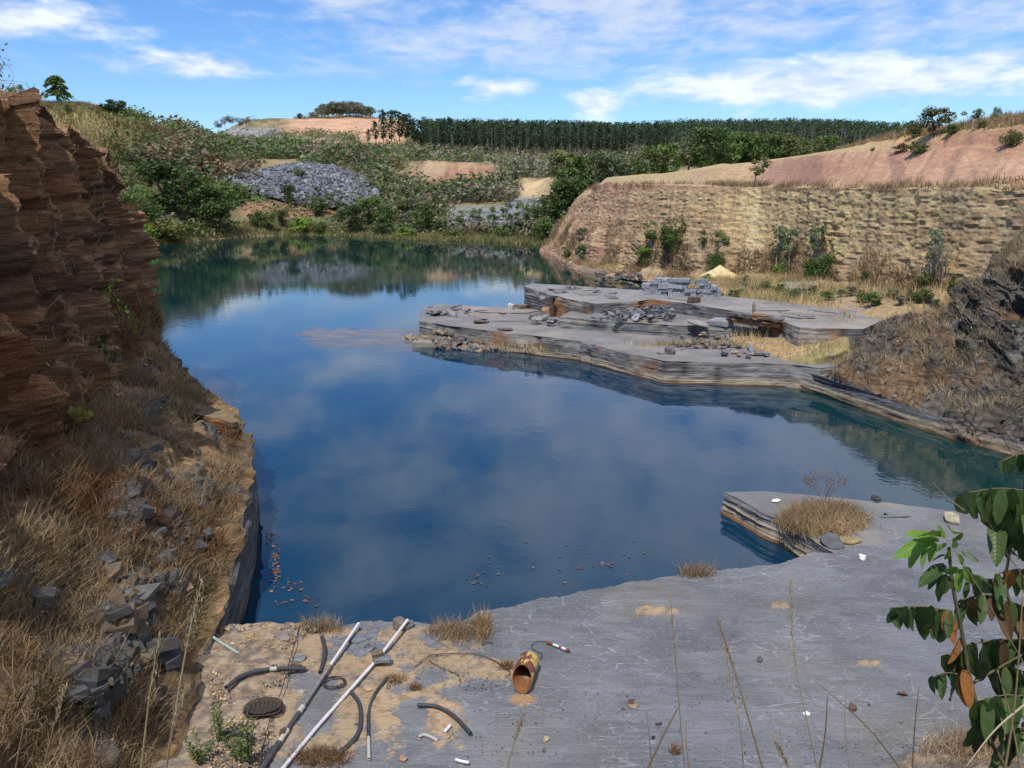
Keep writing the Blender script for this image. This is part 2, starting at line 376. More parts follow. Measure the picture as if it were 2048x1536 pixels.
def far_terrain():
    PX, DD = np.meshgrid(_cpx, _Dn, indexing='ij')
    P = far_pt(PX, DD)
    amp = np.clip((DD-100)/150, .15, 1.6)*sst(P[..., 2], .2, 2.5)
    P[..., 2] += fbm(P[..., 0]/9, P[..., 1]/9, 0, 4, 3)*amp*.9
    px, py = proj(P[..., 0], P[..., 1], P[..., 2])
    C = np.empty(P.shape); C[:] = (.15, .135, .065)
    n1 = fbm(P[..., 0]/14, P[..., 1]/14, 0, 4, 11); n2 = fbm(P[..., 0]/4, P[..., 1]/4, P[..., 2]/3, 4, 12)
    C = mixc(C, (.30, .22, .115), sst(n1, -.1, .35)); C = mixc(C, (.08, .10, .035), sst(n2, .05, .4)*.8)
    def reg(x0, x1, y0, y1, d0, d1, e=8):
        j = n2*e*1.2
        return sst(px+j, x0-e, x0+e)*(1-sst(px+j, x1-e, x1+e))*sst(py+j*.35, y0-e*.3, y0+e*.3)*(1-sst(py+j*.35, y1-e*.3, y1+e*.3))*((DD > d0) & (DD < d1))
    C = mixc(C, (.27, .205, .09), reg(-300, 320, 190, 310, 80, 220)*.8)              # dry grass hill on the left
    C = mixc(C, (.24, .22, .07), reg(60, 300, 195, 235, 80, 220)*.6)
    C = mixc(C, (.38, .235, .13), reg(815, 1000, 322, 368, 150, 190, 5))             # eroded cut
    C = mixc(C, (.27, .14, .09), reg(860, 1010, 335, 380, 150, 190, 8)*.7)
    C = mixc(C, (.34, .27, .16), sst(fbm(P[..., 0]/20, P[..., 1]/20, 0, 3, 14), .1, .4)*.5)
    C = mixc(C, (.17, .10, .07), reg(812, 1010, 318, 380, 150, 190, 8)*sst(fbm(px/5, py/40, 0, 3, 13), .05, .35)*.6)
    C = mixc(C, (.50, .36, .19), reg(1040, 1118, 352, 408, 110, 160, 5))
    C = mixc(C, (.20, .20, .205), reg(1015, 1080, 395, 425, 110, 160, 5))
    C = mixc(C, (.22, .22, .22), reg(895, 1062, 412, 452, 100, 160, 5)*.8)
    C = mixc(C, (.52, .31, .19), reg(575, 812, 234, 268, 330, 530, 16))               # pink terraces on the far hill
    C = mixc(C, (.52, .31, .19), reg(712, 808, 236, 292, 250, 530, 4))
    C = mixc(C, (.45, .31, .19), reg(600, 680, 276, 294, 200, 480, 5)*.8)
    C = mixc(C, (.28, .27, .25), reg(425, 560, 255, 280, 300, 480, 6)*.9)
    C = mixc(C, (.30, .22, .12), reg(480, 760, 315, 345, 140, 200, 6)*.7)
    C = mixc(C, (.36, .19, .11), reg(480, 720, 405, 432, 100, 160, 8)*.6)
    C = mixc(C, (.25, .19, .12), (1-sst(P[..., 2], .25, .9))*.9)                     # shore
    o = mk('hills', P.reshape(-1, 3), gridF(*P.shape[:2]), M_ground, C.reshape(-1, 3), True); tag(o, kind='structure')
far_terrain()

# ------------------------------------------------------------ right-hand quarry cliff (loft from far end to near end)
CL = dict()
def rcliff():
    def row(px, yb, zb, dt, yt, yb2, y2, x2, d2, y3, d3, y4, d4):
        b = G(px, yb, zb); D = b[1]
        foot = b.copy(); foot[2] = zb-1.0; foot[1] -= 1.5; foot[0] -= .8
        tal = lerp(b, PD(px+x2, yt, D+dt), .28); tal[1] -= .2
        top = PD(px+x2, yt, D+dt)
        bb = PD(px+x2+6, yb2, D+dt+4); u = PD(px+x2+16, y2, D+dt+8); u2 = PD(px+x2+20, y2-1, D+dt+9.3)
        v = PD(px+x2+30, y3, D+dt+d3); wv = PD(px+x2+40, y4, D+dt+d4); bk = wv+np.array((12., 16, -1.))
        return [foot, b, tal, top, bb, u, u2, v, wv, bk]
    rows = [
     [np.array(p, float) for p in [(3.2, 92, -1), (3.6, 92.5, 0), (5, 93, 2), (7.5, 94, 6), (9, 95, 7.2), (12, 98, 7.8), (14, 101, 8), (17, 105, 8.2), (20, 110, 8.5), (40, 130, 8)]],
     [np.array(p, float) for p in [(5, 80, -1), (5.5, 80.5, 0), (6.3, 80.8, 2), (8.0, 82.5, 6.6), (9.5, 84, 7.2), (12, 88, 7.6), (14, 91, 7.8), (17, 95, 8.2), (22, 100, 8.5), (44, 120, 8)]],
     row(1168, 528, .4, 3.5, 368, 366, 358, 30, 8, 356, 20, 354, 28),
     row(1270, 536, .8, 3.0, 369, 366, 356, 12, 8, 352, 20, 348, 28),
     row(1400, 545, 1.2, 2.6, 372, 368, 338, 6, 8, 335, 20, 330, 28),
     row(1520, 552, 1.3, 2.4, 374, 370, 322, 4, 8, 318, 18, 318, 26),
     row(1650, 562, 1.9, 2.2, 376, 371, 306, 4, 7, 298, 13, 296, 18),
     row(1780, 572, 2.4, 2.1, 377, 372, 297, 4, 7, 272, 11, 262, 15),
     row(1920, 585, 2.7, 2.0, 378, 373, 293, 4, 7, 258, 10, 242, 14),
     row(2060, 600, 2.9, 2.0, 380, 374, 288, 4, 7, 250, 10, 222, 14),
     row(2260, 640, 2.9, 2.0, 382, 376, 280, 4, 7, 240, 10, 210, 14),
     row(2600, 720, 2.9, 2.0, 386, 376, 260, 4, 7, 220, 10, 190, 14)]
    P = loft(rows, 820, 400)
    n = gnormals(P); n *= np.sign((n*np.array((-.6, -.7, .4))).sum(-1, keepdims=True))
    x, y, z = P[..., 0], P[..., 1], P[..., 2]
    s = x*.7-y*.7                                      # along the wall
    vert = 1-sst(np.abs(n[..., 2]), .45, .8)
    low = (1-sst(z, 6.8, 7.3))
    lay = vn(s/6, z*2.2, 0, 21)*.5+vn(s/2.5, z*4.6, 0, 22)*.35+vn(s/1.2, z*9, 0, 23)*.2
    blk = np.round(vn(s/.8+vn(s/2, z*1.2, 0, 33)*.8, z*2.9, 0, 24)*2.5)/2.5+.6*np.round(vn(s/.35, z*5.5, 0, 34)*2)/2
    rill = vn(s*1.3+z*.25, z*.12, 0, 25)*.4+vn(s*3.1+z*.3, z*.2, 0, 26)*.2
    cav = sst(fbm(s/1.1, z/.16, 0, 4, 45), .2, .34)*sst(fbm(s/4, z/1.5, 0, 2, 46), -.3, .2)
    d = low*vert*(lay*.06+blk*.035*sst(fbm(s/5, z/2.5, 0, 3, 44), -.15, .3)+rill*.24-cav*.07+fbm(s/.35, z/.13, 0, 3, 47)*.10)+(1-low)*rill*.42*sst(fbm(s/9, z/3, 0, 2, 41), -.5, .4)+fbm(s/4, z/2.5, y/4, 4, 27)*.10
    d += low*(1-sst(z, 2.2, 4.2))*(fbm(s/1.3, z/1.0, 0, 4, 28)*.38+.3)     # lumpy talus at the foot
    P = P+n*d[..., None]
    C = np.empty(P.shape); C[:] = (.52, .36, .175)
    n1 = fbm(s/7, z/2.5, 0, 4, 31); n2 = fbm(s/.6, z/.25, 0, 4, 32); nn = fbm(s/2.2, z*.35, 0, 4, 36)
    C = mixc(C, (.60, .44, .20), sst(n1, -.1, .35)*.9)
    C = mixc(C, (.33, .215, .125), sst(nn, .05, .4)*.55); C = mixc(C, (.22, .145, .085), cav*low*.5); C = mixc(C, (.50, .40, .25), sst(fbm(s/.35, z*.6, 0, 3, 48), .15, .4)*low*.4)  # ledge hollows also get their shadow painted in, by a darker brown
    C = mixc(C, (.31, .17, .11), low*sst(-s, 27, 36)*.35)
    C = mixc(C, (.22, .155, .10), sst(n2, .22, .42)*low*.55)
    C = mixc(C, (.30, .27, .24), sst(fbm(s/2.2, z/1.1, 0, 3, 37), .35, .55)*low*.3)
    C = mixc(C, (.58, .45, .24), (sst(z, 5.9, 6.6)*low*sst(n2, -.3, .2))*.55)
    C = mixc(C, (.35, .24, .14), (1-sst(z, 1.8, 4.2))*.55)                         # scrubby talus
    C = mixc(C, (.42, .22, .14), (1-sst(s, -44, -36))*low*.75)                     # reddish far end
    up = 1-low
    pk = lerp(np.array((.42, .225, .145)), np.array((.50, .30, .19)), sst(n1, -.2, .3)[..., None])
    C = C*(1-up[..., None])+pk*up[..., None]
    C = mixc(C, (.29, .17, .125), up*sst(fbm(s*.9+z*.9, z*.25, 0, 4, 39), .0, .3)*.65); C = mixc(C, (.30, .20, .12), low*sst(fbm(s*2.6+z*.3, z*.18, 0, 4, 40), -.02, .22)*.7)
    ut = sst(z-lerp(8.6, 9.9, sst(s, -40, -5)), 0, .8)
    C = mixc(C, (.50, .32, .15), up*ut*.9)
    C = mixc(C, (.40, .33, .17), sst(np.abs(n[..., 2]), .85, .97)*.7)
    C = mixc(C, (.58, .47, .25), sst(fbm(s*.9+z*.3, z*.12, 0, 3, 38), .28, .42)*low*.45)
    C = mixc(C, (.33, .225, .125), low*sst(vn(s/4, z*6, 0, 49)+.5*vn(s, z*15, 0, 50), .25, .55)*.5); C = mixc(C, (.60, .47, .27), low*sst(vn(s/5, z*7, 0, 54)+.5*vn(s*.8, z*13, 0, 55), .3, .6)*.4)
    fall = np.exp(-((s+26.6+(z-4)*.25)/.7)**2)*low                                 # washed-out yellow chute
    C = mixc(C, (.60, .48, .26), fall*.8)
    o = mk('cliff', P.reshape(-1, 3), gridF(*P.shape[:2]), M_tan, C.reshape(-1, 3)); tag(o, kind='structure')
    CL['P'] = P
rcliff()

# ------------------------------------------------------------ quarry floor at the foot of the cliff
FL = {}
def floor():
    edge = [G(1100, 497, 0), G(1112, 510, 0), G(1135, 528, 0), G(1170, 545, 0), G(1240, 556, 0), G(1292, 572, 0), G(1300, 590, 1.0), G(1350, 620, 1.2), G(1450, 668, 1.1), G(1520, 700, .95), G(1590, 722, .9), G(1660, 722, .9)]
    bk = [PD(1128, 480, 98), PD(1165, 510, 84), PD(1190, 520, 72), PD(1240, 528, 65), PD(1330, 535, 62), PD(1420, 540, 58), PD(1500, 548, 55), G(1590, 556, 1.75)+np.array((.3, .6, 0)), G(1700, 563, 2.15)+np.array((.3, .6, 0)), G(1800, 572, 2.5)+np.array((.3, .6, 0)), G(1900, 584, 2.75)+np.array((.3, .6, 0)), G(2000, 600, 2.9)+np.array((.3, .6, 0))]
    edge += [G(1740, 716, .5), G(1860, 700, .4), G(2020, 680, .3)]; bk += [G(2080, 604, 2.9), G(2200, 612, 2.9), G(2400, 640, 2.9)]
    rows = [[e+np.array((-.6, -.6, -1.6)), e, lerp(e, b, .35)+np.array((0, 0, .15)), lerp(e, b, .7), b+np.array((1., 1, .2))] for e, b in zip(edge, bk)]
    P = loft(rows, 260, 150); x, y, z = P[..., 0], P[..., 1], P[..., 2]
    P[..., 2] += fbm(x/1.6, y/1.6, 0, 5, 51)*.22+.03
    qx, qy = proj(x, y, P[..., 2]); cr = np.interp(qx, [1640, 1712, 1790, 1868, 1930, 1985], [716, 655, 650, 622, 580, 525]); P[..., 2] -= 1.3*sst(qx, 1690, 1740)*sst(qy-cr, -22, -6); FL['P'] = P
    C = np.empty(P.shape); C[:] = (.36, .25, .13)
    C = mixc(C, (.21, .20, .075), sst(fbm(x/3, y/3, 0, 4, 52), .0, .35)*.8)
    C = mixc(C, (.25, .23, .22), sst(fbm(x/1.2, y/1.2, 0, 4, 53), .2, .4)*.7)
    C = mixc(C, (.22, .17, .12), (1-sst(P[..., 2], .1, .5)))
    o = mk('quarry_floor', P.reshape(-1, 3), gridF(*P.shape[:2]), M_dirt, C.reshape(-1, 3), True); tag(o, kind='structure')
floor()

# ------------------------------------------------------------ slate slabs: thick benches with a broken outline
HOST = {}
def slab(name, pix, z, zb, lean=0.0, seed=1, jit=.12, smat=None, wmat=None, wcol=(.19, .185, .19), rust=0.0, tcol=(.22, .215, .225), step=.22, tide=True, kind='structure', label=None, cat=None, world=False, band=.35):
    pts = np.array([p if world else G(p[0], p[1], z) for p in pix])[:, :2]
    HOST.setdefault(name, [tuple(p) for p in pts]); nxt = np.roll(pts, -1, 0); out = []
    for a, b in zip(pts, nxt):
        L = np.linalg.norm(b-a); k = max(2, int(L/step)); t = np.arange(k)/k
        out.append(a+(b-a)*t[:, None])
    E = np.vstack(out); n = len(E)
    T = np.roll(E, -1, 0)-np.roll(E, 1, 0); T /= np.linalg.norm(T, axis=1, keepdims=True)+1e-9
    area = .5*np.sum(E[:, 0]*np.roll(E[:, 1], -1)-np.roll(E[:, 0], -1)*E[:, 1])
    Nn = np.stack([T[:, 1], -T[:, 0]], -1)*(1 if area > 0 else -1)      # outward
    jn = fbm(E[:, 0]*2.6, E[:, 1]*2.6, 0, 4, seed)*jit*.8+np.round(vn(E[:, 0]/.6, E[:, 1]/.6, 0, seed+5)*2)/2*jit*.7
    E = E+Nn*jn[:, None]
    H = z-zb; nz = max(6, int(H/.03)); zs = np.linspace(z, zb, nz)
    u = np.r_[0, np.cumsum(np.linalg.norm(np.diff(E, axis=0), axis=1))]
    U, Z = np.meshgrid(u, zs, indexing='ij')
    st = (vn(U/3.5, Z*16, 0, seed+1)*.035+vn(U/1.5, Z*34, 0, seed+2)*.03)*band+np.round(vn(U/.9, Z*1.3, 0, seed+3)*2)*.022+fbm(U/.35, Z*3, 0, 3, seed+4)*.045-sst(np.abs(vn(U/1.3, Z*.3, 0, seed+10)), .10, .0)*.06
    st = st*sst(z-Z, -.01, .06)+(z-Z)*lean
    P = np.empty((n, nz, 3)); P[..., 0] = E[:, 0][:, None]+Nn[:, 0][:, None]*st; P[..., 1] = E[:, 1][:, None]+Nn[:, 1][:, None]*st; P[..., 2] = Z
    C = np.empty(P.shape); C[:] = wcol
    C = mixc(C, np.array(wcol)*1.55, sst(vn(U/4, Z*24, 0, seed+6), .1, .6)*.55*max(band, .5)); C = mixc(C, (.085, .085, .09), sst(fbm(U/1.1, Z*3, 0, 4, seed+7), .08, .35)*.7)
    C = mixc(C, (.33, .15, .06), sst(fbm(U/1.0, Z*.7, 0, 3, seed+8), .30-.35*rust, .55-.35*rust)*(.55+.35*rust))
    C = mixc(C, (.38, .37, .33), sst(fbm(U/1.4, Z*1.2, 0, 3, seed+9), .25, .4)*.5)
    C = mixc(C, (.055, .05, .048), (1-sst(np.abs(vn(U/1.3, Z*.3, 0, seed+10)), .02, .07))*.75); C = mixc(C, (.30, .29, .26), sst(fbm(U/.9, Z*1.6, 0, 4, seed+12), .12, .3)*.55)
    if tide:
        C = mixc(C, (.38, .31, .215), (1-sst(Z+fbm(U, Z, 0, 2, 9)*.05, .20, .34))*.85); C = mixc(C, (.17, .085, .03), 1-sst(Z, .03, .07))
    V = P.reshape(-1, 3); idx = np.arange(n*nz).reshape(n, nz); j = np.roll(idx, -1, 0)
    Fw = np.stack([idx[:, :-1], j[:, :-1], j[:, 1:], idx[:, 1:]], -1).reshape(-1, 4)
    if area > 0: Fw = Fw[:, ::-1]
    root = empty(name, (0, 0, 0)) if not kind else None
    # top: triangulated with a light dome of noise
    import bmesh
    bm = bmesh.new(); vs = [bm.verts.new((p[0], p[1], z)) for p in P[:, 0]]; f = bm.faces.new(vs if area > 0 else vs[::-1])
    bmesh.ops.triangulate(bm, faces=[f]); 
    bmesh.ops.subdivide_edges(bm, edges=[e for e in bm.edges if e.calc_length() > 1.2 and not e.is_boundary], cuts=9)
    bmesh.ops.triangulate(bm, faces=bm.faces[:])
    bm.verts.index_update(); TV = np.array([v.co[:] for v in bm.verts]); TF = np.array([[v.index for v in f.verts] for f in bm.faces]); bd = np.array([v.is_boundary for v in bm.verts]); bm.free()
    TV[:, 2] += np.where(bd, 0, fbm(TV[:, 0]/1.5, TV[:, 1]/1.5, 0, 3, seed+20)*.03+.01)
    TC = np.empty(TV.shape); TC[:] = tcol; TC = mixc(TC, (.15, .14, .135), sst(fbm(TV[:, 0]/1.2, TV[:, 1]/.7, 0, 3, seed+22), .1, .4)*.5); TC = mixc(TC, (.33, .27, .20), sst(fbm(TV[:, 0]/2, TV[:, 1]/2, 0, 3, seed+21), .1, .5)*.55)
    allV = np.vstack([V, TV]); allC = np.vstack([C.reshape(-1, 3), TC])
    o = mk(name, allV, [Fw, TF+len(V)], None, allC, mats=[wmat or M_slatewall, smat or M_slate2], midx=np.r_[np.zeros(len(Fw)), np.ones(len(TF))])
    if kind: tag(o, kind=kind)
    else: tag(o, label, cat)
    return o

slab('lower_slate_bench', [(838, 641), (900, 652), (985, 662), (1060, 670), (1160, 682), (1240, 702), (1330, 722), (1450, 725), (1580, 728), (1640, 736), (1760, 720), (1700, 680), (1500, 640), (1300, 622), (1062, 617), (960, 613), (880, 608), (848, 613)], .85, -1.2, .04, 100, .06, tcol=(.22, .20, .195), rust=.2, wcol=(.17, .16, .155))
slab('middle_slate_bench', [(1120, 634), (1200, 641), (1330, 649), (1430, 655), (1520, 660), (1600, 664), (1600, 640), (1400, 615), (1250, 606), (1150, 618)], 1.35, .6, .03, 140, .06, tcol=(.20, .185, .175), wcol=(.13, .13, .13), tide=False)
slab('upper_slate_bench', [(1049, 573), (1085, 584), (1130, 597), (1190, 607), (1250, 604), (1306, 599), (1390, 609), (1480, 624), (1560, 641), (1600, 655), (1660, 657), (1728, 658), (1775, 636), (1690, 618), (1560, 604), (1430, 590), (1330, 583), (1230, 577), (1140, 571), (1065, 567)], 1.9, .4, .03, 180, .07, tcol=(.255, .235, .225), rust=.7, wcol=(.13, .12, .115), tide=False)
slab('slate_peninsula', [(1445, 984), (1500, 1010), (1560, 1042), (1640, 1088), (1680, 1112), (1900, 1180), (2500, 1200), (2700, 1110), (2300, 1070), (2048, 1043), (1900, 1022), (1780, 1006), (1690, 998), (1600, 988), (1520, 982)], .50, -1.2, .10, 220, .05, M_slate, step=.10, tcol=(.165, .162, .168), band=.8)

def inside(poly, x, y):
    r = False; n = len(poly)
    for i in range(n):
        (x1, y1), (x2, y2) = poly[i-1], poly[i]
        if (y1 > y) != (y2 > y) and x < (x2-x1)*(y-y1)/(y2-y1)+x1: r = not r
    return r
def laminae():
    rng = np.random.default_rng(44)
    for (cx, cy, rx, ry, z, n, sm, tc) in [(1180, 655, 90, 10, .85, 7, M_slate2, (.20, .185, .18)), (1400, 700, 130, 14, .85, 6, M_slate2, (.21, .195, .19)), (960, 634, 80, 10, .85, 7, M_slate2, (.22, .20, .19)), (1400, 598, 140, 8, 1.9, 7, M_slate2, (.24, .225, .215)), (1620, 630, 90, 12, 1.9, 6, M_slate2, (.25, .235, .225)), (1140, 583, 70, 6, 1.9, 5, M_slate2, (.22, .205, .20)), (1800, 1030, 110, 14, .50, 5, M_slate, (.16, .157, .16)), (1530, 1000, 40, 10, .50, 3, M_slate, (.17, .165, .168))]:
        for i in range(n):
            a, b = cx+rng.uniform(-1, 1)*rx, cy+rng.uniform(-1, 1)*ry; k = rng.integers(6, 10); t = np.sort(rng.uniform(0, 2*math.pi, k)); r = rng.uniform(.45, 1, k)
            c = G(a, b, z); L = rng.uniform(.5, 1.5)*(c[1]/30); P = np.stack([c[0]+np.cos(t)*r*L, c[1]+np.sin(t)*r*L*.55, np.full(k, z)], -1)
            h = rng.uniform(.02, .045)
            host = {.85: 'lower_slate_bench', 1.9: 'upper_slate_bench', .50: 'slate_peninsula'}[z]
            if not all(inside(HOST[host], p[0]+dx, p[1]+dy) for p in P for dx, dy in ((.35, 0), (-.35, 0), (0, .5), (0, -.5), (0, 0))): continue
            slab('slate_layer', P, z+h+i*.004, z-.05, .0, 500+int(rng.integers(9999)), .05, sm, None, (.15, .145, .14), .0, tc, .12, False, 'structure', world=True)
laminae()
# the near bench: its far edge is a broken line, its top carries sand and gravel
EDGE = [(300, 1262), (470, 1252), (540, 1250), (600, 1258), (660, 1252), (720, 1246), (800, 1240), (850, 1250), (925, 1246), (965, 1224), (1100, 1196), (1200, 1182), (1250, 1164), (1330, 1154), (1440, 1142), (1540, 1130), (1580, 1118), (1700, 1092), (1820, 1078), (2100, 1074), (2600, 1100)]
ZN = .56
EP = np.array([G(a, b, ZN) for a, b in EDGE])
def edge_y(x): return np.interp(x, EP[:, 0], EP[:, 1])+fbm(np.asarray(x)*2.2, 0*x, 0, 4, 61)*.10+np.round(vn(np.asarray(x)/.45, 0*x, 0, 62)*2)*.035
def blob(px, py, cx, cy, rx, ry, rot=0):
    c, s = math.cos(rot), math.sin(rot); dx, dy = px-cx, py-cy
    return np.sqrt(((dx*c+dy*s)/rx)**2+((-dx*s+dy*c)/ry)**2)
def sand_mask(px, py):
    n = fbm(px/30, py/17, 0, 5, 71, .6)*.8+fbm(px/4, py/3, 0, 3, 72)*.5
    L = [(850, 1300, 110, 34, 0), (800, 1270, 70, 22, 0), (720, 1325, 110, 22, -.1), (760, 1345, 70, 25, .2), (930, 1330, 110, 26, .15), (980, 1350, 80, 12, 0), (705, 1430, 40, 85, .15), (765, 1420, 28, 90, -.15), (888, 1445, 38, 60, -.2), (600, 1300, 80, 30, 0), (850, 1385, 90, 10, -.35), (560, 1440, 45, 90, 0), (700, 1268, 60, 10, 0), (1310, 1222, 50, 12, 0), (640, 1500, 50, 30, 0), (1560, 1210, 20, 8, 0), (1738, 1326, 24, 9, 0)]
    m = 0
    for a in L: m = np.maximum(m, 1-sst(blob(px, py, *a)+n, .62, 1.12))
    return m
def gravel_mask(px, py):
    n = fbm(px/30, py/20, 0, 4, 75)
    xl = np.interp(py, [1240, 1300, 1400, 1536], [610, 585, 545, 520])
    return 1-sst(px+n*60, xl-20, xl+10)
def near_bench():
    nx, ny = 620, 330
    xs = np.linspace(-6.5, 13.5, nx); t = np.linspace(0, 1, ny)
    X, T = np.meshgrid(xs, t, indexing='ij'); Y = 3.2+(edge_y(X)-3.2)*T**.85
    Z = np.full(X.shape, ZN)
    px, py = proj(X, Y, Z)
    sm, gm = sand_mask(px, py), gravel_mask(px, py)
    Z += fbm(X/1.4, Y/1.4, 0, 3, 63)*.018*(1-sst(T, .97, 1))
    # cleavage steps: thin layers broken off
    lay = sst(fbm(X/1.7+5, Y/.9, 0, 4, 64), .12, .135)*.012+sst(fbm(X/1.3, Y/.7+9, 0, 4, 65), .2, .212)*.014
    Z += lay
    Z += sm*(.018+.012*fbm(X*9, Y*9, 0, 3, 66))+gm*(.05+.03*fbm(X*7, Y*7, 0, 3, 67)+.05*fbm(X*1.5, Y*1.5, 0, 2, 68))
    bump = (1-sst(blob(px, py, 1980, 1545, 200, 70)+fbm(X*1.5, Y*1.5, 0, 4, 69)*.6, .4, 1.1)); Z += bump*.10
    C = np.empty(X.shape+(3,)); C[:] = (.150, .154, .168)
    C = mixc(C, (.115, .118, .128), sst(fbm(X/1.1, Y/.8, 0, 4, 73), .05, .45)*.6)
    C = mixc(C, (.20, .18, .155), sst(fbm(X/2.2+7, Y/1.6, 0, 4, 74), .08, .4)*.45)
    sc = np.where((fbm(X*12, Y*12, 0, 2, 76) > .25)[..., None], np.array((.25, .17, .095)), np.array((.36, .255, .15)))
    C = C*(1-sm[..., None])+sc*sm[..., None]
    g = fbm(X*10, Y*10, 0, 3, 77); gc = np.where((g > .22)[..., None], (.38, .28, .18), np.where((g < -.2)[..., None], (.15, .11, .08), (.27, .185, .11)))
    C = C*(1-gm[..., None])+gc*gm[..., None]
    C = mixc(C, (.235, .245, .27), sst(fbm(X/.5, Y/.13+X*.9, 0, 5, 78), .12, .3)*(1-sm)*(1-gm)*.25); C = mixc(C, (.095, .098, .105), sst(fbm(X/.5, Y/.10+X*.6, 0, 5, 79), .18, .34)*(1-sm)*.35)
    bn = fbm(X*6, Y*6, 0, 4, 70); C = mixc(C, (.17, .125, .08), bump*.75); C = mixc(C, (.30, .21, .12), bump*sst(bn, .05, .25)*.8); C = mixc(C, (.07, .05, .04), bump*sst(-bn, .1, .3)*.8); Z += bump*bn*.08
    rust = 1-sst(blob(px, py, 1045, 1400, 30, 14)+g*.2, .75, 1.0); C = mixc(C, (.42, .23, .09), rust*.9); Z += rust*.02
    # rim wall down into the water
    rows = [np.stack([X, Y, Z], -1)]; cols = [C]
    drop = np.array([.0, .03, .07, .12, .2, .3, .42, .56, .7, 1.2])
    Xe, Ye, Ze = X[:, -1], Y[:, -1], Z[:, -1]
    for k, dd in enumerate(drop[1:]):
        off = .03*vn(Xe*2, np.full(nx, dd*30), 0, 80)+.02*vn(Xe*5, np.full(nx, dd*50), 0, 81)+dd*.05
        rows.append(np.stack([Xe, Ye+off, Ze-dd], -1)[:, None]); c = np.empty((nx, 1, 3)); c[:] = (.17, .165, .165) if dd < .35 else (.33, .27, .19); cols.append(c)
    P = np.concatenate(rows, 1); C = np.concatenate(cols, 1)
    F4 = gridF(*P.shape[:2]); mi = (F4[:, 0] % P.shape[1] >= ny-1).astype(int)
    px2 = np.zeros(len(F4))
    tag(mk('near_slate_bench', P.reshape(-1, 3), F4, None, C.reshape(-1, 3), mats=[M_slate, M_slatewall], midx=mi), kind='structure')
near_bench()

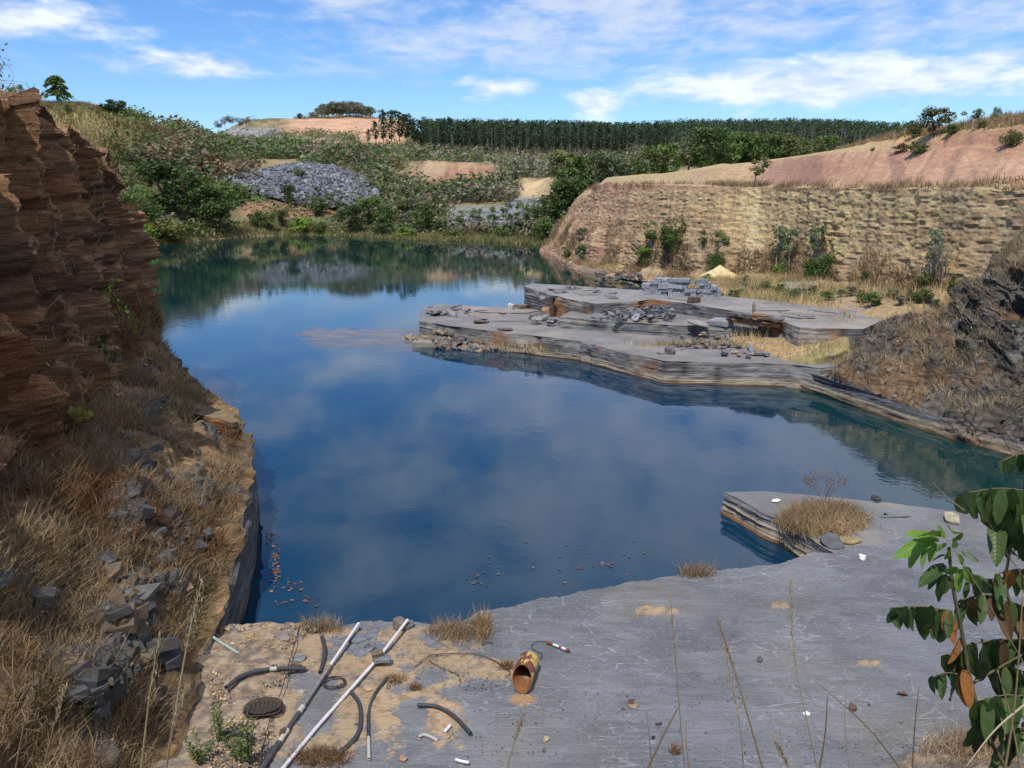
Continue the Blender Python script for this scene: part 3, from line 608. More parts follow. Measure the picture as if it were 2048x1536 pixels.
# ------------------------------------------------------------ left quarry wall
LW = {}
def left_wall():
    rows = [
     [(-1.5, 2, -1.5), (-1.8, 2, 2.4), (-2.3, 2, 3.2), (-3.2, 2, 4.2), (-4.2, 2, 5.2), (-5.0, 2, 6.4), (-6.2, 2, 8.0), (-14, 2, 8.8)],
     [(-3.0, 5.5, -1.5), (-3.2, 5.5, .6), (-3.5, 5.5, .9), (-4.0, 5.5, 1.7), (-4.9, 5.5, 2.8), (-6.0, 5.5, 4.2), (-7.4, 5.5, 8.2), (-14, 5.5, 9.0)],
     [(-3.9, 8, -1.5), (-4.0, 8, .55), (-4.3, 8, .75), (-4.9, 8, 1.5), (-5.9, 8, 2.6), (-6.9, 8, 5.0), (-7.8, 8, 8.4), (-14, 8, 9.0)],
     [(-4.35, 11.3, -1.5), (-4.5, 11.3, .9), (-5.0, 11.3, 1.2), (-5.9, 11.3, 2.0), (-7.2, 11.3, 2.95), (-7.7, 11.3, 5.5), (-8.3, 11.3, 8.6), (-14, 11.3, 9.2)],
     [(-5.0, 14, -1.5), (-5.1, 14, 1.15), (-5.8, 14, 1.3), (-6.9, 14, 2.1), (-8.2, 14, 3.0), (-8.5, 14, 5.6), (-8.95, 14, 8.7), (-15, 14, 9.2)],
     [(-5.85, 16.8, -1.5), (-5.95, 16.8, 1.0), (-6.7, 16.8, 1.15), (-7.7, 16.8, 1.8), (-9.1, 16.8, 2.9), (-9.4, 16.8, 5.6), (-9.75, 16.8, 8.65), (-15, 16.8, 9.3)],
     [(-7.3, 20, -1.5), (-7.4, 20, 1.2), (-8.3, 20, 1.35), (-9.2, 20, 1.8), (-10.2, 20, 2.5), (-10.4, 20, 5.2), (-10.8, 20, 8.3), (-16, 20, 9.3)],
     [(-8.9, 22.6, -1.5), (-9.0, 22.6, .9), (-9.6, 22.6, 1.3), (-10.2, 22.6, 1.7), (-10.9, 22.6, 2.3), (-11.1, 22.6, 5.0), (-11.6, 22.6, 8.1), (-17, 22.6, 9.3)],
     [(-10.9, 25, -1.5), (-11.0, 25, .8), (-11.2, 25, 1.2), (-11.4, 25, 1.6), (-11.6, 25, 2.2), (-11.9, 25, 4.8), (-12.5, 25, 7.8), (-18, 25, 9.2)],
     [(-14.5, 29, -1.5), (-14.7, 29, .5), (-14.8, 29, .9), (-14.9, 29, 1.3), (-15.2, 29, 1.8), (-15.6, 29, 4.4), (-16.4, 29, 7.0), (-22, 29, 8.8)],
     [(-24, 38, -1.5), (-24.2, 38, .5), (-24.4, 38, .9), (-24.6, 38, 1.3), (-25, 38, 1.8), (-26, 38, 4.0), (-27, 38, 6.5), (-34, 38, 8)],
     [(-48, 60, -1.5), (-48.3, 60, .5), (-48.6, 60, .9), (-49, 60, 1.3), (-50, 60, 1.8), (-52, 60, 4.0), (-54, 60, 6.5), (-60, 60, 8)]]
    R = np.array(rows, float); m = len(R)
    # dense in the visible part
    P = loft(R, 900, 360)
    n = gnormals(P); n *= np.sign((n*np.array((.9, 0, .4))).sum(-1, keepdims=True))
    x, y, z = P[..., 0], P[..., 1], P[..., 2]; K = np.linspace(0, 7, 360)
    s = y*1.0+x*.15
    tt = np.empty(z.shape)
    for i, c in enumerate((1,)): pass
    steep = 1-sst(np.abs(n[..., 2]), .35, .7); high = sst(z, 2.0, 3.2); wallf = (1-sst(z, .8, 1.3))*(1-sst(np.abs(n[..., 2]), .2, .5))
    dip = z+.10*s
    lay = vn(s/3, dip*3.2, 0, 91)*.5+vn(s/1.6, dip*7, 0, 92)*.35+vn(s/.8, dip*15, 0, 93)*.2
    blk = np.round(vn(s/1.1+vn(s/2, dip*.8, 0, 97)*.6, dip*2.0, 0, 94)*2.5)/2.5+np.round(vn(s/.45, dip*5, 0, 95)*2)/2*.35
    gul = fbm(s/1.8+z*.15, z/6, 0, 3, 96)
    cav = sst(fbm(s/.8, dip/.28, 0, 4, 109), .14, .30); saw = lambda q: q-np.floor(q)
    w1 = saw(s/2.1+vn(s/3, z/3, 0, 141)*.5+.10*z); w2 = saw(s/.8+vn(s/1.2, z/1.1, 0, 142)*.8+.2*z)
    d = high*steep*(lay*.15+blk*.20+gul*.55+(1-w1)**1.5*.62-.36+(1-w2)*.20*sst(vn(s/2, z/1.5, 0, 143), -.3, .3)-cav*.30-sst(np.abs(vn(s/1.1+z*.06, z*.12, 0, 127)), .18, .0)*.6+fbm(s/.35, dip/.15, 0, 3, 110)*.10)+(1-high)*(1-wallf)*(fbm(s/.9, x/.7, z/.7, 5, 98)*.42)
    out = sst(fbm(s/1.5, x/1.0, z/1.2, 3, 99), .08, .3)*(1-high)*(1-wallf)            # outcrops of broken rock on the slope
    d += out*(.18+np.round(vn(s*2.2, dip*6, 0, 101)*2)/2*.14)+wallf*(vn(s/3, z*11, 0, 102)*.05+vn(s, z*20, 0, 103)*.03)
    d *= sst(z, -1.5, -.3)*.999+.001
    P = P+n*d[..., None]; P[..., 2] = np.where(z > 7.6, P[..., 2]+fbm(x/1.0, y/1.0, 0, 4, 104)*.35, P[..., 2])
    C = np.empty(P.shape); C[:] = (.30, .165, .095)
    n1 = fbm(s/2.2, dip/1.0, 0, 4, 105); n2 = fbm(s/.6, dip*2.5, 0, 4, 106)
    C = mixc(C, (.48, .29, .15), sst(n1, .0, .30)*.85); C = mixc(C, (.10, .065, .052), sst(n2, .10, .40)*.7); C = mixc(C, (.40, .17, .085), sst(fbm(s/1.2, dip*1.2, 0, 3, 107), .15, .4)*.6)
    C = mixc(C, (.07, .045, .035), cav*.4); C = mixc(C, (.46, .20, .09), high*sst(fbm(s/1.6, z/2.2, 0, 3, 144), .05, .35)*.5); C = mixc(C, (.14, .085, .06), high*sst(vn(s/3.5, dip*9, 0, 121)+.4*vn(s, dip*20, 0, 122), .2, .6)*.25); C = mixc(C, (.50, .31, .17), high*sst(vn(s/2.5, dip*7, 0, 123)+.5*vn(s/.7, dip*16, 0, 124), .3, .6)*.5); C = mixc(C, (.46, .27, .13), sst(z, 7.2, 8.2)*sst(n1, -.4, .2)*.7)  # the recessed hollows are darkened in colour too, as painted shade
    sl = 1-sst(z+n1*.5, 2.3, 3.1)
    C = mixc(C, (.24, .155, .08), sl*.95); C = mixc(C, (.36, .24, .12), sl*sst(n2, .0, .3)*.7)
    C = mixc(C, (.115, .12, .125), sl*out*.9); C = mixc(C, (.105, .085, .07), sl*sst(-n2, .1, .4)*.6)
    C = mixc(C, (.125, .13, .14), wallf); C = mixc(C, (.20, .20, .20), wallf*sst(vn(s/3, z*13, 0, 108), .1, .6)*.5); C = mixc(C, (.15, .08, .04), (1-sst(z, .03, .12))*(y > 11.4))
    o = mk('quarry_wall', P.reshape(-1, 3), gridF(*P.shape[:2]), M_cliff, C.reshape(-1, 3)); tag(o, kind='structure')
    LW['P'] = P; LW['out'] = out; LW['n'] = n; LW['wall'] = wallf; LW['high'] = high; LW['steep'] = steep
left_wall()
slab('rock_ledge', [(342, 822), (400, 830), (468, 845), (474, 842), (462, 826), (425, 812), (335, 806), (300, 812)], 1.62, .2, .10, 260, .08, M_dirt, M_cliff, (.115, .075, .05), .35, (.20, .145, .085), .12, False)

# ------------------------------------------------------------ right near bank
RB = {}
def right_bank():
    def q(l): return [G(*a) if len(a) == 3 and a[2] <= 1.0 and a[2] == int(a[2]*100)/100 and a[2] < 1.2 else PD(*a) for a in l]
    def r(wp, *ps):
        a = G(wp[0], wp[1], 0); pts = [a+np.array((-.05, -.05, -1.3)), a]+[PD(*p) for p in ps]
        return pts
    rows = [
     r((1585, 773), (1582, 732, 27.9), (1630, 716, 28.6), (1670, 700, 29.3), (1700, 664, 30.2), (1712, 655, 31.4), (1760, 645, 34)),
     r((1640, 789), (1637, 750, 26.8), (1685, 722, 27.8), (1730, 690, 28.8), (1768, 660, 30.0), (1790, 650, 31.6), (1830, 636, 35)),
     r((1700, 810), (1696, 768, 25.4), (1740, 735, 26.6), (1790, 695, 28.0), (1830, 668, 29.0), (1868, 622, 31.4), (1900, 610, 35)),
     r((1765, 832), (1760, 790, 24.2), (1810, 752, 25.6), (1855, 705, 27.0), (1900, 650, 28.6), (1930, 580, 31), (1960, 560, 35)),
     r((1830, 855), (1824, 812, 23.0), (1870, 776, 24.2), (1915, 715, 25.8), (1955, 640, 27.6), (1985, 525, 30.4), (2010, 500, 35)),
     r((1910, 880), (1902, 836, 21.9), (1950, 796, 23.0), (1995, 725, 24.6), (2030, 630, 26.4), (2060, 472, 29.6), (2080, 440, 35)),
     r((2000, 905), (1992, 860, 20.8), (2040, 815, 21.8), (2085, 730, 23.4), (2120, 620, 25.2), (2160, 420, 28.4), (2200, 380, 35)),
     r((2150, 955), (2140, 908, 18.8), (2190, 860, 19.8), (2240, 760, 21.4), (2290, 620, 23.2), (2340, 380, 26), (2400, 300, 34)),
     r((2500, 1060), (2480, 1000, 15.5), (2540, 940, 16.5), (2600, 800, 18), (2660, 620, 19.5), (2740, 330, 22), (2800, 250, 30))]
    P = loft(rows, 620, 380); n = gnormals(P); n *= np.sign((n*np.array((-.6, -.4, .7))).sum(-1, keepdims=True))
    x, y, z = P[..., 0], P[..., 1], P[..., 2]; s = x*.75-y*.65
    wallf = (1-sst(z, .95, 1.15))*(1-sst(np.abs(n[..., 2]), .55, .8)); dip = z+.12*s; RB['wall'] = wallf
    rk = sst(fbm(s/2.6, dip/1.1, x/5, 3, 111)+.42*(1-sst(z, 2.8, 4.4))+.02, .0, .14)*(1-wallf)
    d = wallf*(vn(s/3, z*10, 0, 112)*.06+vn(s, z*22, 0, 113)*.03)+(1-wallf)*fbm(x/1.1, y/1.1, z/1.1, 5, 114)*.42
    d += rk*(np.round(vn(s/.9+vn(s/2, dip, 0, 125)*.5, dip*3.6, 0, 115)*2.5)/2.5*.32+np.round(vn(s/.4, dip*8, 0, 116)*2)/2*.16+vn(s/.3, dip*18, 0, 126)*.05)
    P = P+n*d[..., None]
    C = np.empty(P.shape); C[:] = (.27, .205, .105); n2 = fbm(s/.5, dip*2.5, 0, 4, 117)
    C = mixc(C, (.17, .15, .07), sst(fbm(x/1.7, y/1.7, z, 3, 118), .05, .4)*.6)
    C = mixc(C, (.135, .115, .092), rk*.95); C = mixc(C, (.065, .058, .05), rk*sst(vn(s/1.5, dip*7, 0, 128), .1, .5)*.8); C = mixc(C, (.22, .20, .175), rk*sst(n2, .1, .35)*.7); C = mixc(C, (.27, .15, .07), rk*sst(fbm(s/1.5, dip/.6, 0, 3, 119), .2, .4)*.6)
    C = mixc(C, (.12, .124, .135), wallf); C = mixc(C, (.31, .30, .28), wallf*sst(vn(s/3.5, z*26, 0, 120), .1, .5)*.6)
    C = mixc(C, (.33, .26, .17), (1-sst(z, .2, .32))*.8); C = mixc(C, (.17, .09, .035), 1-sst(z, .02, .06))
    tag(mk('right_bank', P.reshape(-1, 3), gridF(*P.shape[:2]), M_cliff, C.reshape(-1, 3)), kind='structure'); RB['P'] = P; RB['rk'] = rk; RB['n'] = n
right_bank()

# ------------------------------------------------------------ the ledge the photographer stands on
def camera_ledge():
    rows = [[(x, -14, 5.6), (x, -2, 5.45), (x, .9+.3*math.sin(x), 5.35), (x, 1.5+.3*math.sin(x*1.7), 4.7), (x, 2.3, 3.0), (x, 3.2, 1.3), (x, 4.6, .4), (x, 5.0, -.5)] for x in (-9, -6, -3, -1, 0, 1.5, 3, 5, 8, 14)]
    P = loft(rows, 160, 160); n = gnormals(P); n *= np.sign(n[..., 2:3]+1e-6)
    P = P+n*(fbm(P[..., 0]/.8, P[..., 1]/.8, P[..., 2]/.8, 5, 131)*.22)[..., None]
    C = np.empty(P.shape); C[:] = (.27, .19, .10); C = mixc(C, (.14, .11, .07), sst(fbm(P[..., 0], P[..., 1], 0, 4, 132), 0, .4))
    tag(mk('bank_under_viewpoint', P.reshape(-1, 3), gridF(*P.shape[:2]), M_dirt, C.reshape(-1, 3)), kind='structure')
camera_ledge()
# ============================================================ vegetation
def surf_at(P, px, py, tol=7.0):
    a, b = proj(P[..., 0], P[..., 1], P[..., 2]); d = np.hypot(a-px, b-py); ok = (d < tol) & (P[..., 1] > 1)
    if not ok.any():
        i = np.unravel_index(np.argmin(np.where(P[..., 1] > 1, d, 1e9)), d.shape); return P[i].copy()
    dep = np.where(ok, P[..., 1], 1e9); near = ok & (P[..., 1] < dep.min()+2.5)
    i = np.unravel_index(np.argmin(np.where(near, d, 1e9)), d.shape); return P[i].copy()
_P0 = {'dark': (.055, .088, .026), 'mid': (.085, .130, .032), 'lime': (.165, .25, .040), 'olive': (.135, .150, .050), 'grey': (.19, .18, .12), 'brown': (.22, .155, .09),
        'euc': (.056, .090, .042), 'pale': (.15, .185, .09), 'yellow': (.20, .20, .05), 'rust': (.16, .09, .045)}
PALS = {k: tuple(c*(1.0 if k == 'euc' else 1.38 if k in ('dark', 'mid') else 1.2) for c in v) for k, v in _P0.items()}
def leaves(cent, size, rng, col, var=.35, updir=.35, aspect=1.7):
    """quads, one per centre, random facing"""
    n = len(cent); size = np.broadcast_to(size, (n,))
    nrm = rng.normal(size=(n, 3)); nrm[:, 2] = np.abs(nrm[:, 2])+updir; nrm /= np.linalg.norm(nrm, axis=1, keepdims=True)
    a = np.cross(nrm, rng.normal(size=(n, 3))); a /= np.linalg.norm(a, axis=1, keepdims=True)+1e-9; b = np.cross(nrm, a)
    a = a*size[:, None]*.5*aspect; b = b*size[:, None]*.5
    V = np.stack([cent-a, cent-b*.9+a*.1, cent+a, cent+b*.9+a*.1], 1).reshape(-1, 3)
    F4 = np.arange(4*n).reshape(n, 4)
    c = np.asarray(col)*(1+rng.uniform(-var, var, (n, 1)))*(1+rng.uniform(-.12, .12, (n, 3)))
    return V, F4, np.repeat(c, 4, 0)
def clumps(rng, n, zc, rx, rz, r0=.16, r1=.3):
    out = []
    for _ in range(n):
        t = rng.uniform(0, 2*math.pi); u = rng.uniform(-1, 1); q = rng.uniform(.35, .95)
        out.append((math.cos(t)*rx*q*math.sqrt(1-u*u*.8), math.sin(t)*rx*q*math.sqrt(1-u*u*.8), zc+rz*u*.85, rng.uniform(r0, r1)))
    return out
def fill(rng, cl, nl, squash=.75):
    pts = []
    for k in range(nl):
        c = cl[rng.integers(len(cl))]; d = rng.normal(size=3); d /= np.linalg.norm(d); q = rng.uniform(.45, 1.05)
        pts.append((c[0]+d[0]*c[3]*q, c[1]+d[1]*c[3]*q, c[2]+d[2]*c[3]*q*squash))
    return np.array(pts)
_cache = {}
def plant_mesh(kind, pal, v):
    key = (kind, pal, v)
    if key in _cache: return _cache[key]
    rng = np.random.default_rng(abs(hash((kind, pal))) % 9999 if False else sum(map(ord, kind+pal))*13+v*101)
    col = PALS[pal]; wood = (.10, .085, .065); tw = []
    def limb(a, b, r0, r1, bend=.04):
        a, b = np.array(a, float), np.array(b, float); t = np.linspace(0, 1, 5)[:, None]
        p = a+(b-a)*t+rng.normal(size=3)*bend*np.sin(t*math.pi)+rng.normal(size=(5, 3))*.006; tw.append(tube(p, np.linspace(r0, r1, 5), 5))
    if kind == 'bush':
        cl = clumps(rng, 16, .46, .40, .42, .13, .24); C = fill(rng, cl, 1100); C[:, 2] = np.abs(C[:, 2]); sz = rng.uniform(.035, .07, len(C))
        for c in cl[:6]: limb((0, 0, 0), c[:3], .018, .006)
    elif kind == 'tree':
        cl = clumps(rng, 20, .58, .36, .38, .11, .21); C = fill(rng, cl, 1500); sz = rng.uniform(.028, .058, len(C))
        limb((0, 0, 0), (rng.normal()*.02, 0, .5), .024, .016)
        for c in cl[:8]: limb((0, 0, rng.uniform(.25, .45)), c[:3], .013, .004)
    elif kind == 'slender':
        cl = clumps(rng, 13, .70, .26, .28, .08, .14); C = fill(rng, cl, 420, .7); sz = rng.uniform(.035, .06, len(C)); wood = (.42, .40, .35)
        limb((0, 0, 0), (.02, 0, .6), .019, .013)
        for c in cl: limb((.015, 0, rng.uniform(.4, .58)), c[:3], .008, .003)
    elif kind == 'bare':
        cl = clumps(rng, 12, .66, .32, .3, .1, .16); C = fill(rng, cl, 150); sz = rng.uniform(.02, .045, len(C)); wood = (.26, .23, .20)
        limb((0, 0, 0), (0, .02, .4), .016, .011)
        for c in cl:
            limb((0, .01, rng.uniform(.1, .4)), c[:3], .008, .003)
            for _ in range(4): limb(c[:3], np.array(c[:3])+rng.normal(size=3)*.11, .003, .0015, .02)
    elif kind == 'euc':
        cl = [(rng.normal()*.03, rng.normal()*.03, z, .13*(1.10-abs(z-.62)*1.9)) for z in np.linspace(.30, .96, 13)]; C = fill(rng, cl, 460, 1.0); sz = rng.uniform(.025, .05, len(C)); wood = (.22, .20, .17)
        limb((0, 0, 0), (0, 0, .9), .012, .004, .01)
    elif kind == 'airy':                                           # thin see-through crown on a clear stem
        cl = clumps(rng, 14, .70, .28, .24, .09, .17); C = fill(rng, cl, 420, .8); sz = rng.uniform(.03, .055, len(C)); wood = (.25, .22, .19)
        limb((0, 0, 0), (.02, 0, .66), .012, .008)
        for c in cl: limb((.02, 0, rng.uniform(.45, .65)), c[:3], .007, .002)
    elif kind == 'frond':                                          # broad drooping compound leaves, layered
        pts, szs = [], []
        for k in range(46):
            t = rng.uniform(0, 2*math.pi); z = rng.uniform(.28, .98); L = .46*(1.15-z*.75); a = np.array((math.cos(t), math.sin(t), 0))
            for q in np.linspace(.25, 1, 9):
                for sd in (-1, 1): pts.append(a*L*q+np.array((-a[1], a[0], 0))*sd*.03+np.array((0, 0, z-.16*q*q-rng.uniform(0, .02)))); szs.append(.075)
        C = np.array(pts); sz = np.array(szs); limb((0, 0, 0), (0, 0, .9), .022, .01)
        for k in range(5): limb((0, 0, .1+.1*k), (rng.normal()*.2, rng.normal()*.2, .35+.1*k), .01, .004)
    elif kind == 'weed':
        pts = []
        for k in range(9):
            t = rng.uniform(0, 2*math.pi); e = np.array((math.cos(t)*.3, math.sin(t)*.3, rng.uniform(.55, 1)))*rng.uniform(.7, 1); limb((0, 0, 0), e, .010, .005)
            for q in rng.uniform(.25, 1, 26): pts.append(e*q+rng.normal(size=3)*.045)
        C = np.array(pts); sz = rng.uniform(.05, .085, len(C))
    V, F4, c = leaves(C, sz, rng, col)
    inner = np.clip(.75+.35*V[:, 2:3], .7, 1.1)
    cm = mk(kind+'_crown', V, F4, M_leaf, c, link=False)
    Vt, Ft = join(tw); wm = mk(kind+'_trunk', Vt, Ft, M_wood, np.tile(wood, (len(Vt), 1)), True, link=False)
    _cache[key] = (cm, wm); return _cache[key]
NAMES = {'bush': ('bush', 'bush', 'foliage', 'stem'), 'tree': ('broadleaf_tree', 'tree', 'crown', 'trunk'), 'slender': ('slender_tree', 'tree', 'crown', 'trunk'), 'bare': ('leafless_tree', 'tree', 'crown', 'trunk'),
         'euc': ('eucalyptus_tree', 'tree', 'crown', 'trunk'), 'airy': ('thin_tree', 'tree', 'crown', 'trunk'), 'frond': ('layered_tree', 'tree', 'crown', 'trunk'), 'weed': ('leafy_plant', 'plant', 'foliage', 'stem')}
_vc = [0]
def plant(kind, pal, pos, h, label, group=None, wid=1.0, v=None):
    _vc[0] += 1; v = _vc[0] % 3 if v is None else v
    cm, wm = plant_mesh(kind, pal, v); nm, cat, a, b = NAMES[kind]
    e = empty(nm, pos, label, cat, group, random.uniform(0, 6.28)); e.scale = (h*wid, h*wid, h)
    obj(a, cm, e); obj(b, wm, e); return e
def hpx(pos, n):                                                   # metres for n survey pixels at that place
    return n/F*(pos[1]*CP-(pos[2]-HC)*SP)

# ---- far shore, individually
def far_plants():
    SH = [ # kind, palette, column, base row, height in pixels, width factor, label
     ('tree', 'mid', 283, 470, 96, 1.1, 'bright green tree at the left end of the far shore, touching the brown quarry wall'),
     ('tree', 'dark', 335, 440, 118, 1.25, 'large dark green tree at the left end of the far shore'),
     ('tree', 'dark', 385, 452, 105, 1.2, 'dark spreading tree just left of the grey rubble heap on the far shore'),
     ('tree', 'mid', 440, 462, 98, 1.15, 'green tree with pale stems at the water just left of the rubble heap'),
     ('bush', 'yellow', 345, 484, 52, 2.0, 'wide yellow-green bush on the left end of the far shore'),
     ('bush', 'lime', 290, 486, 40, 1.6, 'low green bush at the water beside the brown quarry wall'),
     ('tree', 'dark', 578, 415, 45, .9, 'small dark tree standing on the lower left of the grey rubble heap'),
     ('bush', 'mid', 600, 368, 34, .9, 'dark green bush growing on top of the grey rubble heap'),
     ('bush', 'dark', 566, 455, 44, .7, 'upright dark shrub on the far shore below the rubble heap'),
     ('bush', 'mid', 512, 455, 40, 1.1, 'dark green shrub on orange earth left below the rubble heap'),
     ('bush', 'mid', 540, 462, 42, 1.0, 'leafy shrub beside the orange earth below the rubble heap'),
     ('bush', 'mid', 640, 432, 38, 1.2, 'rounded green bush at the foot of the grey rubble heap'),
     ('bush', 'dark', 680, 426, 30, .9, 'small dark bush at the right foot of the grey rubble heap'),
     ('bush', 'lime', 606, 466, 32, 2.1, 'low lime green bush at the water below the rubble heap'),
     ('bush', 'mid', 642, 468, 26, 1.4, 'low dark bush at the water right of the lime green one'),
     ('tree', 'dark', 700, 468, 58, 1.3, 'dense dark tree overhanging the water right below the rubble heap'),
     ('tree', 'mid', 740, 450, 55, 1.5, 'broad green tree at the right foot of the rubble heap'),
     ('tree', 'mid', 772, 452, 48, 1.2, 'green tree behind the broad tree right of the rubble heap'),
     ('slender', 'mid', 808, 448, 62, 1.1, 'slender tree with two pale trunks at the middle of the far shore'),
     ('slender', 'pale', 822, 446, 58, 1.0, 'slender pale tree beside the one with two trunks on the far shore'),
     ('tree', 'mid', 846, 466, 66, 1.0, 'tall bright green tree at the middle of the far shore'),
     ('bush', 'dark', 766, 470, 30, 1.8, 'low dark bush at the water in the middle of the far shore'),
     ('bush', 'lime', 812, 474, 20, 2.4, 'low yellow-green bush at the water left of the tall bright tree'),
     ('bush', 'dark', 884, 464, 30, 1.1, 'small dark bush right of the tall bright green tree'),
     ('slender', 'mid', 920, 468, 50, 1.0, 'thin green tree in front of the grey rock face on the far shore'),
     ('slender', 'pale', 955, 466, 56, 1.0, 'thin pale tree in front of the middle of the grey rock face'),
     ('slender', 'mid', 985, 466, 52, 1.0, 'thin green sapling in front of the right part of the grey rock face'),
     ('slender', 'pale', 1015, 464, 58, 1.0, 'thin tree at the right end of the grey rock face'),
     ('slender', 'mid', 1045, 468, 60, 1.0, 'thin green tree at the water under the yellow cut bank'),
     ('bush', 'mid', 1000, 476, 22, 1.8, 'low bush at the water in front of the grey rock face'),
     ('bush', 'olive', 905, 474, 20, 2.0, 'low olive bush at the water left of the grey rock face'),
     ('bush', 'mid', 1085, 482, 50, 1.0, 'green bush at the right end of the far shore'),
     ('tree', 'dark', 1102, 455, 70, .9, 'dark tree in the gap between the yellow bank and the tan cliff'),
     ('tree', 'dark', 1125, 425, 62, 1.1, 'dark reddish-green tree over the gap left of the tan cliff'),
     ('bush', 'mid', 1078, 450, 40, 1.2, 'leafy bush below the yellow cut bank'),
     ('tree', 'rust', 420, 352, 45, 1.5, 'reddish-brown leafless looking tree on the slope above the rubble heap'),
     ('bush', 'lime', 470, 310, 26, 2.0, 'light green bush on the slope far left above the rubble heap'),
     ('frond', 'mid', 117, 204, 58, 1.25, 'dark feathery tree standing alone on the grassy hill at the left'),
     ('bush', 'dark', 232, 230, 38, 1.6, 'round dark bush on the skyline of the grassy hill'),
     ('bush', 'dark', 213, 226, 22, 1.5, 'small bush leaning against the round dark bush on the grassy hill'),
     ('weed', 'olive', 288, 240, 22, 1.2, 'small spindly shrub on the skyline right of the round dark bush'),
     ('bush', 'olive', 138, 226, 18, 1.2, 'small olive shrub just below the feathery tree'),
     ('weed', 'dark', 330, 256, 20, 1.1, 'small shrub where the grassy hill meets the valley'),
     ('bare', 'grey', 180, 210, 12, 1.6, 'tiny bare shrub between the feathery tree and the round bush'),
    ]
    for kd, pal, px, py, hp, wd, lab in SH:
        p = far_hit(px, py); plant(kd, pal, p, hpx(p, hp), lab, None, wd*(.95 if kd in ('bush',) else 1))
    # mixed wood behind the cliff top
    G1 = 'trees behind the top of the tan cliff'
    rng = np.random.default_rng(5)
    row = [(1128, 352, 44, 'tree', 'olive'), (1150, 350, 40, 'bare', 'grey'), (1172, 352, 38, 'tree', 'mid'), (1196, 350, 34, 'bush', 'olive'), (1222, 350, 40, 'tree', 'pale'), (1248, 348, 36, 'bush', 'olive'),
           (1272, 346, 52, 'bare', 'grey'), (1296, 348, 46, 'tree', 'olive'), (1322, 344, 50, 'tree', 'mid'), (1350, 342, 50, 'bare', 'grey'), (1376, 340, 56, 'tree', 'olive'), (1412, 338, 74, 'tree', 'dark'),
           (1440, 334, 58, 'tree', 'mid'), (1462, 330, 48, 'tree', 'olive'), (1490, 328, 50, 'tree', 'dark'), (1512, 326, 46, 'bush', 'mid'), (1540, 324, 44, 'tree', 'dark'), (1568, 322, 42, 'tree', 'olive'),
           (1596, 320, 38, 'tree', 'mid'), (1622, 316, 36, 'bush', 'olive'), (1650, 312, 30, 'tree', 'mid'), (1140, 372, 36, 'bush', 'mid'), (1165, 376, 30, 'bush', 'olive')]
    ad = {'dark': 'leafy green', 'mid': 'green', 'olive': 'olive green', 'pale': 'pale green', 'grey': 'bare grey'}
    lm = lambda x: ('at the left end of the row behind the tan cliff' if x < 1180 else 'left of the tallest crown behind the tan cliff' if x < 1400 else 'in the middle of the row behind the tan cliff' if x < 1520 else 'at the right end of the row, above the pink slope')
    od = ['outermost', 'next', 'shorter', 'fuller', 'looser', 'narrow', 'spreading', 'round-topped', 'ragged', 'low']
    for i, (px, py, hp, kd, pal) in enumerate(row):
        D = 118+rng.uniform(-6, 10); p = far_pt(px, D); rr = proj(*p)[1]
        need = max(hp, (rr-(py-hp)))*(1.22 if px > 1430 else 1.08)
        lab = ('tallest dome-shaped dark green tree behind the top of the tan cliff' if px == 1412 else f'{od[i % 10]} {ad[pal]} {"bush" if kd == "bush" else "tree"} {lm(px)}')
        plant(kd, 'mid' if pal == 'dark' and px != 1412 else pal, p, hpx(p, need), lab, G1, 1.2)
    # thin trees on the far hill top and beside it
    for i, px in enumerate([437, 452, 466, 480, 494]):
        p = far_hit(px, 262); plant('airy', 'grey', p, hpx(p, 26+3*(i % 3)), 'thin grey tree in the small grove at the left foot of the far pink hill', 'grove left of the far hill', 1.3)
    for i, px in enumerate(np.linspace(622, 742, 30)):
        p = far_pt(px, 470+(i*7 % 20)); plant(('airy', 'tree', 'bare', 'tree')[i % 4], ('grey', 'olive', 'grey', 'grey')[i % 4], p, hpx(p, (14 if i < 4 else 25+(i*5 % 4) if i < 25 else 20)+(3 if i > 8 else 0)), 'grey-green tree in the dense grove crowning the far pink hill', 'grove on top of the far hill', 1.15)
    for i, px in enumerate([600, 765, 782, 808, 822, 836, 846]):
        p = far_pt(px, 440); plant('tree', 'euc', p, hpx(p, [14, 22, 22, 20, 24, 22, 16][i]), 'small dark tree on the right shoulder of the far pink hill' if px > 700 else 'lone small tree on the left shoulder of the far pink hill', 'trees on the shoulder of the far hill' if px > 700 else None, 1.1)
    for i, px in enumerate([738, 752, 768, 784, 800, 815, 828, 842]):
        p = far_pt(px, 300+i*6); plant('euc', 'euc', p, hpx(p, [30, 46, 54, 50, 66, 62, 56, 60][i]), ['short bushy eucalyptus at the left end of the plantation', 'second eucalyptus from the left end of the plantation', 'dark eucalyptus in front of the pink terrace', 'pointed eucalyptus standing free before the pink terrace', 'tallest eucalyptus right of the pink terrace', 'eucalyptus leaning on the tallest one by the terrace', 'eucalyptus closing the gap right of the terrace', 'last free eucalyptus before the dense plantation'][i], 'eucalyptus trees left of the plantation', 1.5)
    for i, px in enumerate(np.linspace(858, 1330, 46)):
        p = far_pt(px+(i*37 % 11)-5, 398+(i*11 % 23)); plant('euc', 'euc', p, 12.6+(i*29 % 13)*.36, 'tall straight eucalyptus in the front row of the plantation', 'front row of the eucalyptus plantation', 1.0)
far_plants()
